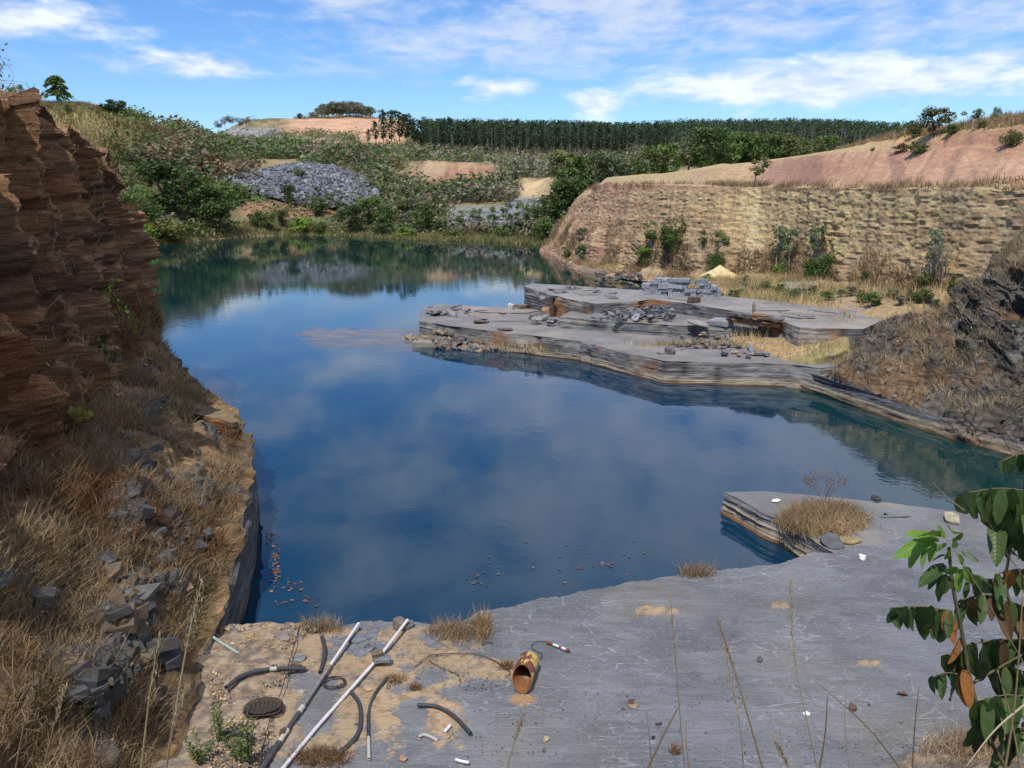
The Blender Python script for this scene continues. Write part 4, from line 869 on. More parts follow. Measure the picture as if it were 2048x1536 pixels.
def forest():
    rng = np.random.default_rng(12); Vs, Fs, Cs = [], [], []
    n = 5600; px = rng.uniform(845, 1830, n); D = 405+rng.uniform(0, 1, n)**.8*240
    p = far_pt(px, D); h = rng.uniform(11.5, 16.5, n)*(1+.08*fbm(p[:, 0]/25, p[:, 1]/25, 0, 3, 303))
    m = 34; t = rng.uniform(0, 2*math.pi, (n, m)); zf = np.where(rng.uniform(0, 1, (n, m)) < .16, rng.uniform(0, .3, (n, m)), rng.uniform(.26, 1.0, (n, m))**.85); r = (1.6*(1.1-np.abs(zf-.62)*1.4))*rng.uniform(.5, 1, (n, m))
    c = np.stack([p[:, 0:1]+np.cos(t)*r, p[:, 1:2]+np.sin(t)*r, p[:, 2:3]+zf*h[:, None]], -1)
    colr = np.array(PALS['euc'])*rng.uniform(.75, 1.3, (n, 1)); colr = np.repeat(colr, m, 0)
    V, F4, C = leaves(c.reshape(-1, 3), rng.uniform(.55, 1.0, n*m), rng, (1, 1, 1), .22, .7); C = C*np.repeat(colr, 4, 0)
    # stems of the first ranks
    k = D < 450; q = p[k]; hh = h[k]; w_ = .16
    TV = np.stack([q+(-w_, 0, -.5), q+(w_, 0, -.5), q+np.stack([0*hh+w_*.5, 0*hh, hh*.8], -1), q+np.stack([0*hh-w_*.5, 0*hh, hh*.8], -1), q+(0, w_, -.5), q+np.stack([0*hh, 0*hh+w_*.5, hh*.8], -1)], 1)
    nb = len(q); o = np.arange(nb)[:, None]*6; TF = np.concatenate([o+np.array([[0, 1, 2, 3]]), o+np.array([[1, 4, 5, 2]]), o+np.array([[4, 0, 3, 5]])])
    V2 = np.vstack([V, TV.reshape(-1, 3)]); C2 = np.vstack([C, np.tile((.24, .22, .19), (nb*6, 1))])
    o = mk('eucalyptus_plantation', V2, [F4, TF+len(V)], M_leaf, C2)
    tag(o, 'dense dark green eucalyptus plantation filling the skyline behind the quarry', 'forest', None, 'stuff')
forest()
def scrub():
    rng = np.random.default_rng(21); n0 = 15000
    px = rng.uniform(230, 1320, n0); D = 104+rng.uniform(0, 1, n0)**1.5*330
    p = far_pt(px, D); py = proj(p[:, 0], p[:, 1], p[:, 2])[1]
    def box(a, b, c, d): return (px > a) & (px < b) & (py > c) & (py < d)
    bad = box(505, 735, 346, 404) | box(818, 1004, 326, 368) | box(1035, 1120, 356, 410) | box(890, 1065, 405, 455) | box(560, 800, 232, 264) | box(715, 808, 232, 290) | (p[:, 2] < .35) | box(425, 540, 252, 275)
    nz = fbm(p[:, 0]/13, p[:, 1]/13, 0, 3, 301); keep = ~bad & (nz > -.22+.25*(py < 300)*(px < 330)) & (py < 474) & (D < 108+rng.uniform(0, 1, n0)*400)
    keep &= ~((px > 830) & (D > 320)); keep &= ~((px > 560) & (px < 830) & (py < 264) & (rng.uniform(0, 1, n0) < .6)); keep &= ~((px < 340) & (py < 300) & (rng.uniform(0, 1, n0) < .75))
    keep &= ~(box(470, 760, 405, 440) & (rng.uniform(0, 1, n0) < .6)) & ~(box(850, 1100, 300, 325) & (rng.uniform(0, 1, n0) < .5)) 
    hp = far_pt(rng.uniform(590, 850, 150), rng.uniform(455, 490, 150)); p = np.vstack([p, hp]); px = np.r_[px, rng.uniform(880, 900, 150)]; py = np.r_[py, np.full(150, 420.)]; D = np.r_[D, hp[:, 1]]; nz = np.r_[nz, np.ones(150)]; keep = np.r_[keep, np.ones(150, bool)]
    p, px, py, D, nz = p[keep], px[keep], py[keep], D[keep], nz[keep]; n = len(p)
    s = (.7+3.6*rng.uniform(0, 1, n)**2.4)*np.where(D > 250, .8, np.where(D > 200, 1.1, 1))*np.where(D < 135, .62, 1); m = 64
    d = rng.normal(size=(n, m, 3)); d /= np.linalg.norm(d, axis=-1, keepdims=True); d *= rng.uniform(.4, 1.05, (n, m, 1)); d[..., 2] = np.abs(d[..., 2])*1.0
    c = p[:, None]+d*s[:, None, None]*np.array((1.15, 1.15, .95))
    pal = np.array([PALS[k] for k in ('mid', 'olive', 'grey', 'dark', 'pale', 'brown')])
    pick = np.clip(((fbm(p[:, 0]/9, p[:, 1]/9, 0, 3, 302)+.5)*5.2+rng.normal(size=n)*1.1).astype(int), 0, 5); pick = np.where((px > 880) & (py < 430) & (rng.uniform(0, 1, n) < .45), 2, pick)
    cc = pal[pick]*rng.uniform(.75, 1.3, (n, 1))*np.where(s > 2.4, .85, 1.0)[:, None]
    V, F4, C = leaves(c.reshape(-1, 3), np.repeat(s, m)*rng.uniform(.11, .21, n*m), rng, (1, 1, 1), .2, .9); C = C*np.repeat(np.repeat(cc, m, 0), 4, 0)
    tag(mk('hillside_scrub', V, F4, M_leaf, C), 'mixed green and grey-brown scrub covering the far hillsides', 'scrub', None, 'stuff')
    return n
NS = scrub()

# ---- trees on and around the right cliff
def cliff_plants():
    P = CL['P']
    L = [('slender', 'olive', 1516, 374, 62, 1.35, 'small lone tree with bare forked trunk on the bench between tan cliff and pink slope'),
     ('tree', 'olive', 1868, 272, 60, 1.3, 'biggest tree on the skyline above the orange bank at the right'),
     ('tree', 'olive', 1828, 275, 38, 1.2, 'smaller tree at the left foot of the biggest skyline tree at the right'),
     ('airy', 'olive', 1941, 256, 42, 1.5, 'thin see-through tree right of the biggest skyline tree'),
     ('airy', 'mid', 1990, 248, 38, 1.0, 'narrow small tree on the skyline near the right edge'),
     ('bush', 'olive', 2012, 246, 18, 1.0, 'small shrub on the skyline at the right edge'),
     ('bush', 'mid', 1965, 256, 20, 1.3, 'low bush between the two thin skyline trees at the right'),
     ('airy', 'mid', 1797, 277, 28, 1.3, 'small thin tree at the left end of the orange bank'),
     ('bush', 'olive', 1835, 306, 34, 1.5, 'dark straggling bush hanging over the orange bank'),
     ('bush', 'rust', 1800, 306, 26, 1.4, 'brownish bush at the left foot of the orange bank'),
     ('bush', 'olive', 1745, 303, 12, 1.2, 'tiny round shrub on top of the pink slope'),
     ('bush', 'olive', 2025, 290, 42, 1.4, 'scrubby bush on the bank at the right edge above the pink slope'),
     ('bush', 'mid', 1905, 268, 24, 1.6, 'low bushes under the skyline trees at the right'),
     ('tree', 'mid', 1338, 522, 92, .8, 'green tree growing against the left part of the tan cliff'),
     ('slender', 'mid', 1300, 505, 70, .9, 'slender tree with pale trunks left of the green tree on the tan cliff'),
     ('bush', 'lime', 1288, 526, 40, 1.1, 'bright green bush at the foot of the left part of the tan cliff'),
     ('slender', 'mid', 1402, 505, 50, .8, 'small slender tree in the middle left of the tan cliff'),
     ('bush', 'mid', 1430, 545, 50, .9, 'green shrub just left of the yellow earth fall'),
     ('slender', 'mid', 1438, 520, 60, .9, 'thin tree rising above the shrub left of the yellow earth fall'),
     ('slender', 'pale', 1554, 548, 100, .8, 'pale-trunked tree right of the yellow earth fall'),
     ('slender', 'pale', 1578, 542, 86, .7, 'second pale-trunked tree right of the yellow earth fall'),
     ('slender', 'pale', 1632, 545, 112, .75, 'tallest white-trunked tree against the tan cliff'),
     ('bush', 'lime', 1572, 560, 44, 1.3, 'vivid lime green bush at the foot of the tan cliff'),
     ('bush', 'mid', 1655, 556, 62, .9, 'dark green bush right of the tallest white-trunked tree'),
     ('bush', 'mid', 1622, 560, 50, 1.0, 'leafy bush behind the vivid lime green one'),
     ('bush', 'lime', 1600, 570, 18, 2.2, 'low yellow-green plants in front of the lime green bush'),
     ('bush', 'dark', 1545, 572, 28, 1.1, 'dark small bush on the flat below the tan cliff'),
     ('bare', 'grey', 1880, 572, 118, .6, 'grey leafless tree at the right end of the tan cliff'),
     ('slender', 'pale', 1862, 560, 105, .7, 'pale slim tree beside the grey leafless one'),
     ('bush', 'olive', 1850, 576, 50, 1.1, 'grey-green bush at the foot of the grey leafless tree'),
     ('bush', 'olive', 1910, 585, 44, 1.2, 'olive bush right of the grey leafless tree'),
     ('bush', 'grey', 1165, 480, 30, 1.0, 'small grey bush on the left end of the tan cliff'),
     ('slender', 'mid', 1132, 530, 42, 1.0, 'small green tree at the water below the left end of the cliff'),
     ('bush', 'mid', 1165, 520, 36, 1.0, 'green bush at the left foot of the cliff near the water'),
     ('bush', 'olive', 1730, 570, 34, 1.2, 'olive bush at the foot of the cliff right of the white-trunked tree')]
    for kd, pal, px, py, hp, wd, lab in L:
        p = surf_at(P, px, py); p[2] -= .1; plant(kd, pal, p, hpx(p, hp), lab, None, wd)
    p = G(1489, 590, 1.35); plant('slender', 'pale', p, hpx(p, 42), 'small thin sapling behind the upper slate bench', None, .6)
    p = G(1504, 658, 1.3); plant('weed', 'brown', p, hpx(p, 72), 'dry brown sapling stem standing on the middle slate bench', None, .16)
    p = G(1413, 566, 1.2); plant('bush', 'mid', p, hpx(p, 20), 'little green shrub above the stacked cut stones', None, 1.1)
    # clumps of low grey-green weeds along the quarry floor
    rng = np.random.default_rng(8)
    for i in range(22):
        px = 1440+i*24+rng.uniform(-8, 8); p = surf_at(FL['P'], px, 585+(px-1440)*.05+rng.uniform(-8, 12)); plant('bush', ['olive', 'mid', 'pale', 'grey'][i % 4], p, rng.uniform(.35, .8), 'low weedy clump in the dry grass below the tan cliff', 'weedy clumps on the quarry floor', 1.5)
cliff_plants()
for kd, pal, px, py, D, hp, wd, lab in [('bare', 'grey', 2, 236, 20, 160, .7, 'thin leafless tree at the top left corner above the brown wall'), ('airy', 'mid', 40, 232, 21, 62, 1.2, 'leafy see-through shrub on top of the brown wall at the left edge')]:
    p = PD(px, py, D); plant(kd, pal, p, hpx(p, hp), lab, None, wd)

# ============================================================ grasses
def scatter(P, mask, n, rng, frame=60):
    """random points on a grid surface weighted by cell area * mask"""
    A = P[:-1, :-1]; B = P[1:, :-1]; C = P[:-1, 1:]
    ar = np.linalg.norm(np.cross(B-A, C-A), axis=-1)*mask[:-1, :-1]
    px, py = proj(A[..., 0], A[..., 1], A[..., 2]); ar = ar*((px > -frame) & (px < 2048+frame) & (py > -frame) & (py < 1536+frame*3) & (A[..., 1] > 1))
    w_ = ar.ravel()/ar.sum(); i = rng.choice(len(w_), n, p=w_); r, c = np.unravel_index(i, ar.shape); u = rng.uniform(0, 1, (n, 2))
    return A[r, c]+(B[r, c]-A[r, c])*u[:, :1]+(C[r, c]-A[r, c])*u[:, 1:]
def blades(base, h, wdt, rng, lean=.35, bias=(0, 0, 0), cols=((.36, .27, .14),), seg=2):
    n = len(base); h = np.broadcast_to(h, (n,)); wdt = np.broadcast_to(wdt, (n,))
    d = rng.normal(size=(n, 3))*lean+np.asarray(bias); d[:, 2] = 1; d /= np.linalg.norm(d, axis=1, keepdims=True)
    a = rng.uniform(0, 2*math.pi, n); s = np.stack([np.cos(a), np.sin(a), 0*a], -1)*wdt[:, None]*.5
    cols = np.asarray(cols); c = cols[rng.integers(0, len(cols), n)]*rng.uniform(.7, 1.3, (n, 1))
    if seg == 1:
        V = np.stack([base-s, base+s, base+d*h[:, None]], 1).reshape(-1, 3); return V, np.arange(3*n).reshape(n, 3), np.repeat(c, 3, 0)
    m = base+d*h[:, None]*.55; bend = rng.normal(size=(n, 3))*h[:, None]*.18; bend[:, 2] = -np.abs(bend[:, 2])*.8
    tip = base+d*h[:, None]+bend
    V = np.stack([base-s, base+s, m+s*.7, m-s*.7, tip], 1).reshape(-1, 3); o = np.arange(n)[:, None]*5
    return V, [o+np.array([[0, 1, 2, 3]]), o+np.array([[3, 2, 4]])], np.repeat(c, 5, 0)
STRAW = ((.42, .31, .18), (.36, .26, .14), (.48, .38, .25), (.29, .20, .11), (.40, .33, .23))
RUSS = ((.26, .145, .07), (.32, .19, .09), (.22, .13, .07), (.38, .26, .14))
def grasses():
    rng = np.random.default_rng(31)
    P = LW['P']; x, y, z = P[..., 0], P[..., 1], P[..., 2]
    m = (1-LW['wall'])*(1-LW['out']*.85)*sst(fbm(x/1.1, y/1.1, z/1.1, 3, 401), -.25, .15)*((z > .5) & (y > 3.5)&(y < 27))
    hi = sst(z, 2.6, 4.2); m = m*(1-hi*.97)*sst(x.max(axis=1, keepdims=True)-x, .22, .5)
    b = scatter(P, m/(np.maximum(y, 4)/9)**.9, 50000, rng); pn = fbm(b[:, 0]/1.6, b[:, 1]/1.6, b[:, 2], 3, 402)
    h = rng.uniform(.12, .42, len(b))*(1+.4*sst(pn, 0, .4)); V, Fs, C = blades(b, h, .007+.0007*b[:, 1], rng, .55, (.25, -.05, 0), STRAW)
    red = np.repeat(sst(fbm(b[:, 0]/1.2, b[:, 1]/1.2, 0, 3, 403), .1, .3), 5); C = C*np.array((.86, .82, .78)); C = C*(1-red[:, None])+C*np.array((.8, .62, .5))*red[:, None]
    tag(mk('dry_grass', V, Fs, M_dry, C), 'dry straw coloured grass hanging over the slope of the left quarry wall', 'dry grass', None, 'stuff')
    # on the flat ledge rim and by the water corner
    P = RB['P']; x, y, z = P[..., 0], P[..., 1], P[..., 2]
    m = (z > .6)*(1-RB['wall'])*(1-RB['rk']*.93)*sst(fbm(x/1.5, y/1.5, z, 3, 404), -.3, .1)*(y < 36)
    b = scatter(P, m, 20000, rng); V, Fs, C = blades(b, rng.uniform(.12, .42, len(b)), .022, rng, .6, (-.25, -.2, -.0), ((.50, .41, .26), (.44, .34, .20), (.38, .30, .16)), 1)
    tag(mk('dry_grass', V, Fs, M_dry, C), 'pale dry grass on the steep bank at the right edge', 'dry grass', None, 'stuff')
    P = FL['P']; x, y = P[..., 0], P[..., 1]
    m = sst(fbm(x/2.2, y/2.2, 0, 3, 408), -.35, .0)*(P[..., 2] > .35)*y*y
    bb = list(scatter(P, m, 34000, rng))
    for (px, py, z0, rx, ry, k) in [(1120, 625, .9, 40, 5, 500), (1060, 690, .35, 90, 14, 900), (1400, 690, .88, 120, 4, 700), (1650, 705, .88, 90, 9, 2500)]:
        q = rng.normal(size=(k, 2))*.5; q = q[(np.abs(q) < 1.3).all(1)]
        for a, c in q: bb.append(G(px+a*rx, py+c*ry, z0))
    b = np.array(bb); V, Fs, C = blades(b, rng.uniform(.2, .6, len(b))*np.where(b[:, 2] < 1.05, .55, 1), .035, rng, .4, (0, 0, 0), ((.45, .32, .17), (.40, .27, .14), (.36, .30, .13), (.25, .25, .09), (.50, .38, .22)), 1)
    tag(mk('dry_grass', V, Fs, M_dry, C), 'tawny dry grass on the flat ground below the tan cliff', 'dry grass', None, 'stuff')
    P = CL['P']; x, y, z = P[..., 0], P[..., 1], P[..., 2]
    m = (1-sst(z, 2.2, 4.5))*sst(fbm(x/2, y/2, z/2, 3, 405), -.1, .2)*(z > .3)+.5*((z > 6.9) & (z < 7.5))*sst(fbm(x/2, y/2, z/2, 3, 406), -.1, .2)+.55*(z > 10.2)
    b = scatter(P, m, 42000, rng); V, Fs, C = blades(b, rng.uniform(.2, .6, len(b)), .05, rng, .7, (-.2, -.3, -.2), ((.42, .29, .17), (.33, .22, .13), (.46, .34, .20), (.22, .20, .10), (.24, .15, .09)), 1)
    tag(mk('dry_grass', V, Fs, M_dry, C), 'brown dry grass and twigs clinging to the foot of the tan cliff', 'dry grass', None, 'stuff')
    # far grass on the left hill, coarse
    n = 36000; px = rng.uniform(20, 460, n); D = rng.uniform(112, 168, n); p = far_pt(px, D); k = p[:, 2] > .4; V, Fs, C = blades(p[k], rng.uniform(.4, 1.0, k.sum()), .16, rng, .4, (0, 0, 0), ((.27, .21, .10), (.21, .19, .07), (.31, .24, .13), (.16, .16, .06)), 1)
    tag(mk('hill_grass', V, Fs, M_dry, C), 'long brown and green grass on the hill at the left', 'grass', None, 'stuff')
    n = 16000; px = rng.uniform(290, 1125, n); D0 = np.array([G(a, wl(a), 0)[1] for a in np.linspace(290, 1125, 60)]); D = np.interp(px, np.linspace(290, 1125, 60), D0)+rng.uniform(0, 1, n)**1.3*9; p = far_pt(px, D)
    V, Fs, C = blades(p, rng.uniform(.3, 1.0, n)*.8, .12, rng, .5, (0, -.1, 0), ((.33, .25, .12), (.14, .18, .04), (.20, .22, .06), (.25, .19, .11), (.10, .13, .04)), 1)
    tag(mk('shore_grass', V, Fs, M_dry, C), 'low grass and reeds along the far shore', 'grass', None, 'stuff')
grasses()
def tuft(name, pts_fn, n, h, wdt, label, cols=STRAW, lean=.35, seed=1):
    rng = np.random.default_rng(seed); b = np.array([pts_fn(rng) for _ in range(n)]); c0 = b.mean(0)
    V, Fs, C = blades(b-c0, rng.uniform(h*.4, h, n), wdt, rng, lean, (0, 0, 0), cols)
    o = mk(name, V, Fs, M_dry, C); o.location = c0; tag(o, label, 'grass tuft'); return o
def on(z, cx, cy, rx, ry):
    def f(rng):
        r_, t_ = rng.uniform(0, 1)**.7*(1+rng.normal()*.12), rng.uniform(0, 6.283); return G(cx+math.cos(t_)*r_*rx, cy+math.sin(t_)*r_*ry, z)
    return f
tuft('dry_grass_clump', on(.52, 1645, 1045, 85, 30), 5200, .42, .012, 'wide tawny clump of dry grass on the slate point in the water', ((.50, .36, .20), (.44, .30, .16), (.38, .25, .14), (.56, .43, .26)), .45, 3)
tuft('dry_grass_clump', on(.57, 905, 1270, 50, 16), 800, .34, .008, 'dry grass clump on the edge of the near slate right of the white pole', STRAW, .45, 4)
tuft('dry_grass_clump', on(.57, 965, 1262, 16, 22), 420, .42, .009, 'taller narrow dry tuft at the step of the near slate edge', RUSS+STRAW, .35, 5)
tuft('dry_grass_clump', on(.57, 645, 1262, 42, 8), 420, .35, .008, 'thin dry grass at the near slate edge left of the grey pole', STRAW, .35, 6)
tuft('dry_grass_clump', on(.57, 1395, 1150, 40, 8), 320, .35, .009, 'small dry tuft with tall stems on the slate edge near the point', RUSS+STRAW, .35, 7)
tuft('dry_grass_clump', on(.57, 790, 1362, 26, 8), 260, .16, .008, 'small dry tuft beside the middle of the white pole', RUSS, .6, 8)
tuft('dry_grass_clump', on(.57, 830, 1378, 12, 6), 160, .16, .008, 'little brown tuft on the sand left of the rusty pipe', RUSS, .6, 9)
tuft('dry_grass_clump', on(.57, 1015, 1335, 18, 7), 220, .15, .008, 'little brown tuft just behind the rusty pipe', RUSS, .6, 10)
tuft('dry_grass_clump', on(.57, 640, 1520, 60, 16), 900, .22, .008, 'dead grass at the bottom edge between the two long poles', RUSS, .8, 11)
tuft('dry_grass_clump', on(.62, 1960, 1500, 120, 40), 1500, .30, .008, 'straggling dead grass on the slate in the bottom right corner', STRAW+RUSS, .8, 12)
tuft('dry_grass_clump', on(.57, 1350, 1505, 12, 6), 120, .18, .007, 'lone red-brown tuft near the bottom of the slate floor', RUSS, .4, 13)
# ============================================================ loose rock
def rockV(rng, k=6, thick=.35, rough=.12):
    """irregular slabby block of unit size"""
    a = np.sort(rng.uniform(0, 2*math.pi, k)); a = a*.4+np.linspace(0, 2*math.pi, k, endpoint=False)*.6; r = rng.uniform(.38, .56, k)
    t = np.stack([np.cos(a)*r, np.sin(a)*r*rng.uniform(.6, 1), np.full(k, thick/2)], -1); b = t.copy(); b[:, 2] = -thick/2; b[:, :2] *= rng.uniform(.85, 1.08, (k, 1))
    t[:, 2] += rng.normal(size=k)*thick*rough; b[:, 2] += rng.normal(size=k)*thick*rough
    V = np.vstack([t, b, t.mean(0)+(0, 0, thick*.08), b.mean(0)]); i = np.arange(k); j = (i+1) % k
    Fq = np.stack([i, i+k, j+k, j], -1); Ft = np.vstack([np.stack([i, j, np.full(k, 2*k)], -1), np.stack([j+k, i+k, np.full(k, 2*k+1)], -1)])
    return V, Fq, Ft
def rot3(rng, tilt):
    z = rng.uniform(0, 2*math.pi); ax, ay = rng.normal(size=2)*tilt
    Rz = np.array([[math.cos(z), -math.sin(z), 0], [math.sin(z), math.cos(z), 0], [0, 0, 1]]); Rx = np.array([[1, 0, 0], [0, math.cos(ax), -math.sin(ax)], [0, math.sin(ax), math.cos(ax)]])
    Ry = np.array([[math.cos(ay), 0, math.sin(ay)], [0, 1, 0], [-math.sin(ay), 0, math.cos(ay)]]); return Ry@Rx@Rz
def rocks_mesh(name, pts, sizes, rng, cols, tilt=.4, thick=(.15, .5), mat=None, parent=None):
    proto = [rockV(rng, 6, 1.0) for _ in range(24)]; Vs, Q, T, Cs = [], [], [], []; off = 0
    for p, s in zip(pts, sizes):
        V, q, t = proto[rng.integers(24)]; V = (V*np.array((1, 1, rng.uniform(*thick))))@rot3(rng, tilt).T*s+p
        Vs.append(V); Q.append(q+off); T.append(t+off); off += len(V); c = np.array(cols[rng.integers(len(cols))])*rng.uniform(.75, 1.25); Cs.append(np.tile(c, (len(V), 1)))
    return mk(name, np.vstack(Vs), [np.vstack(Q), np.vstack(T)], mat or M_rock, np.vstack(Cs), parent=parent)
SL = ((.20, .205, .225), (.16, .165, .18), (.25, .255, .27), (.12, .12, .13)); TANR = ((.42, .29, .17), (.50, .37, .22), (.30, .20, .13), (.22, .17, .13), (.20, .20, .20))
def stone(name, pos, size, label, col=(.2, .2, .22), thick=.35, tilt=.12, seed=1, cat='stone', k=7, parent=None, sub=None, sc=(1, 1, 1)):
    rng = np.random.default_rng(seed); V, q, t = rockV(rng, k, thick); V = (V*np.array(sc))@rot3(rng, tilt).T*size
    o = mk(name, V, [q, t], M_rock, np.tile(col, (len(V), 1)), parent=parent)
    md = o.modifiers.new('edge', 'BEVEL'); md.width = size*.02; md.segments = 1; md.limit_method = 'ANGLE'
    o.location = pos
    if label: tag(o, label, cat)
    return o
def heap():
    rng = np.random.default_rng(41)
    rows = []
    for px, top, bot in [(452, 364, 372), (490, 352, 384), (540, 342, 398), (585, 331, 410), (640, 333, 418), (690, 345, 422), (730, 366, 418), (764, 394, 408)]:
        rows.append([far_hit(px, lerp(bot, top, t))+np.array((0, -1.2*math.sin(math.pi*min(t+.1, 1)), .35+.8*math.sin(math.pi*t))) for t in np.linspace(0, 1, 6)])
    P = loft(rows, 90, 50); P[..., 2] += fbm(P[..., 0]/2, P[..., 1]/2, P[..., 2]/2, 4, 501)*.5
    e = empty('rubble_heap', P.reshape(-1, 3).mean(0)*np.array((1, 1, 0)), 'large heap of grey broken slate on the far shore', 'rubble heap')
    off = np.array(e.location)
    mk('mound', (P-off).reshape(-1, 3), gridF(*P.shape[:2]), M_rock, np.tile((.15, .15, .16), (P.shape[0]*P.shape[1], 1)), parent=e)
    m = np.ones(P.shape[:2]); pts = scatter(P, m, 3600, rng)-off
    o = rocks_mesh('slate_block', pts+rng.normal(size=pts.shape)*.12, rng.uniform(.25, 1.0, len(pts))**1.3+.2, rng, ((.18, .185, .205), (.14, .145, .16), (.24, .25, .27), (.09, .095, .105)), .7, (.2, .6), parent=e); o['kind'] = 'stuff'
    # grey rock spoil left of the far hill
    pts = np.array([far_hit(x, y) for x, y in zip(rng.uniform(432, 545, 420), rng.uniform(256, 276, 420))])
    tag(rocks_mesh('loose_rock', pts, rng.uniform(.8, 2.4, len(pts)), rng, ((.30, .28, .26), (.25, .24, .23)), .5), 'grey loose rock on the slope at the foot of the far hill', 'loose rock', None, 'stuff')
    # pale layered rock face behind the thin trees on the far shore
    e = empty('rock_outcrop', far_hit(975, 440), 'low grey layered rock face behind the thin trees on the far shore', 'rock outcrop'); off = np.array(e.location)
    for r, (y0, x0, x1) in enumerate([(448, 900, 1058), (441, 905, 1060), (434, 915, 1060), (427, 935, 1058), (420, 1000, 1056), (412, 1020, 1070), (404, 1028, 1082)]):
        xx = x0
        while xx < x1:
            wv = rng.uniform(8, 20); p = far_hit(xx+wv/2, y0); s = hpx(p, wv)
            o = stone('rock', p-off+np.array((0, -.4+rng.normal()*.15, 0)), s, None, np.array((.26, .26, .255))*rng.uniform(.75, 1.15), .6, .12, int(rng.integers(1e6)), k=6, parent=e); xx += wv*.9
heap()
def pile(name, label, spots, cols, tilt, thick, seed, part='slab'):
    rng = np.random.default_rng(seed); c0 = np.mean([s[0] for s in spots], 0); c0[2] = min(s[0][2] for s in spots); e = empty(name, c0, label, 'rubble')
    for p, s in spots:
        V, q, t = rockV(rng, rng.integers(4, 6), 1.0, .25); V = (V*np.array((1, 1, rng.uniform(*thick))))@rot3(rng, tilt).T*s
        c = np.array(cols[rng.integers(len(cols))])*rng.uniform(.7, 1.25); o = mk(part, V, [q, t], M_rock, np.tile(c, (len(V), 1)), parent=e); o.location = Vector(p-c0)
    return e
def spots(rng, n, fn, s0, s1): return [(fn(rng), rng.uniform(s0, s1)) for _ in range(n)]
def mid_rubble():
    rng = np.random.default_rng(51)
    DK = ((.08, .08, .085), (.12, .12, .125), (.16, .16, .17), (.21, .21, .225))
    def f(rng):
        t = rng.uniform(0, 1); px = lerp(1205, 1330, t); return G(px+rng.normal()*8, lerp(628, 618, t)+rng.uniform(-6, 14), lerp(1.4, 1.75, t*rng.uniform(.3, 1)))
    pile('broken_slate_pile', 'dark jagged pile of tilted slate slabs left of the rust stained step', spots(rng, 150, f, .16, .58), DK, .75, (.06, .18), 1)
    pile('broken_slate_pile', 'rubble of grey and brown slabs in front of the dark step', spots(rng, 80, lambda r: G(lerp(1335, 1480, r.uniform()**.9), lerp(655, 690, r.uniform())+r.normal()*3, .95+r.uniform(0, .2)), .12, .38), ((.17, .165, .165), (.22, .18, .14), (.14, .13, .12), (.25, .19, .13)), .45, (.15, .4), 2)
    pile('broken_slate_pile', 'flat slabs lying beside the dry grass right of the rubble', spots(rng, 14, lambda r: G(r.uniform(1440, 1545), r.uniform(692, 712), .93+r.uniform(0, .05)), .3, .6), SL+((.30, .22, .15),), .2, (.08, .2), 3)
    pile('broken_slate_pile', 'small broken pieces under the pale leaning slab', spots(rng, 22, lambda r: G(r.uniform(1560, 1630), r.uniform(655, 678), 1.15+r.uniform(0, .2)), .2, .6), SL+DK, .5, (.15, .4), 4)
    pile('broken_slate_pile', 'scattered slabs on the left part of the lower bench around a brown block', spots(rng, 22, lambda r: G(r.uniform(1065, 1150), r.uniform(632, 648), .95+r.uniform(0, .12)), .3, .75), ((.27, .26, .26), (.20, .19, .19), (.32, .26, .2)), .3, (.08, .25), 5)
    pile('broken_slate_pile', 'broken slabs on the left tip of the lower bench', spots(rng, 16, lambda r: G(r.uniform(848, 940), r.uniform(612, 632), .9+r.uniform(0, .1)), .3, .9), ((.22, .21, .22), (.17, .165, .17)), .25, (.06, .18), 6)
    pile('broken_slate_pile', 'rocky rubble sloping into the water under the left end of the bench', spots(rng, 190, lambda r: (lambda x, t: G(x, lerp(700+(x-880)*.03, 660, t), lerp(.0, .62, t)))(r.uniform(868, 1075), r.uniform(0, 1)), .15, .5), ((.20, .17, .14), (.16, .145, .13), (.24, .19, .14), (.14, .14, .14)), .4, (.15, .4), 7, 'rock')
    pile('rock_spit', 'low pointed spit of brown rubble at the left tip of the bench', spots(rng, 60, lambda r: (lambda t: G(lerp(812, 885, t), 677+r.normal()*5*t, .02+.30*t*r.uniform(.3, 1)))(r.uniform(0, 1)**.7), .25, .6), ((.33, .26, .18), (.26, .21, .15)), .3, (.15, .35), 8, 'rock')
    pile('broken_slate_pile', 'loose dark slabs lying on the top left corner of the upper bench', spots(rng, 22, lambda r: G(r.uniform(1055, 1240), r.uniform(573, 598), 1.93+r.uniform(0, .03)), .25, .7), ((.2, .195, .2), (.15, .15, .155)), .2, (.06, .15), 9)
    pile('broken_slate_pile', 'rust brown layered slabs jutting over the right end of the step', [(G(x, 628+(x-1480)*.13+r*4.5, 2.0-r*.1), s) for r in range(4) for x, s in zip(range(1468, 1560, 17), (.8, 1.0, .9, 1.1, .9, .8))], ((.24, .13, .07), (.17, .11, .08), (.30, .17, .08), (.13, .12, .12)), .08, (.08, .14), 10)
    pile('broken_slate_pile', 'low rubble bank at the water behind the upper bench', spots(rng, 70, lambda r: G(r.uniform(1195, 1290), r.uniform(542, 560), .25+r.uniform(0, .4)), .25, .7), ((.17, .155, .14), (.12, .115, .11), (.22, .18, .14)), .2, (.12, .3), 11, 'rock')
    s = stone('leaning_slab', G(1566, 658, 1.38), 1.35, 'large pale blue-grey slab leaning against the step of the upper bench', (.36, .37, .40), .09, .0, 77, 'stone slab', 5); s.rotation_euler = (math.radians(52), math.radians(12), math.radians(-12))
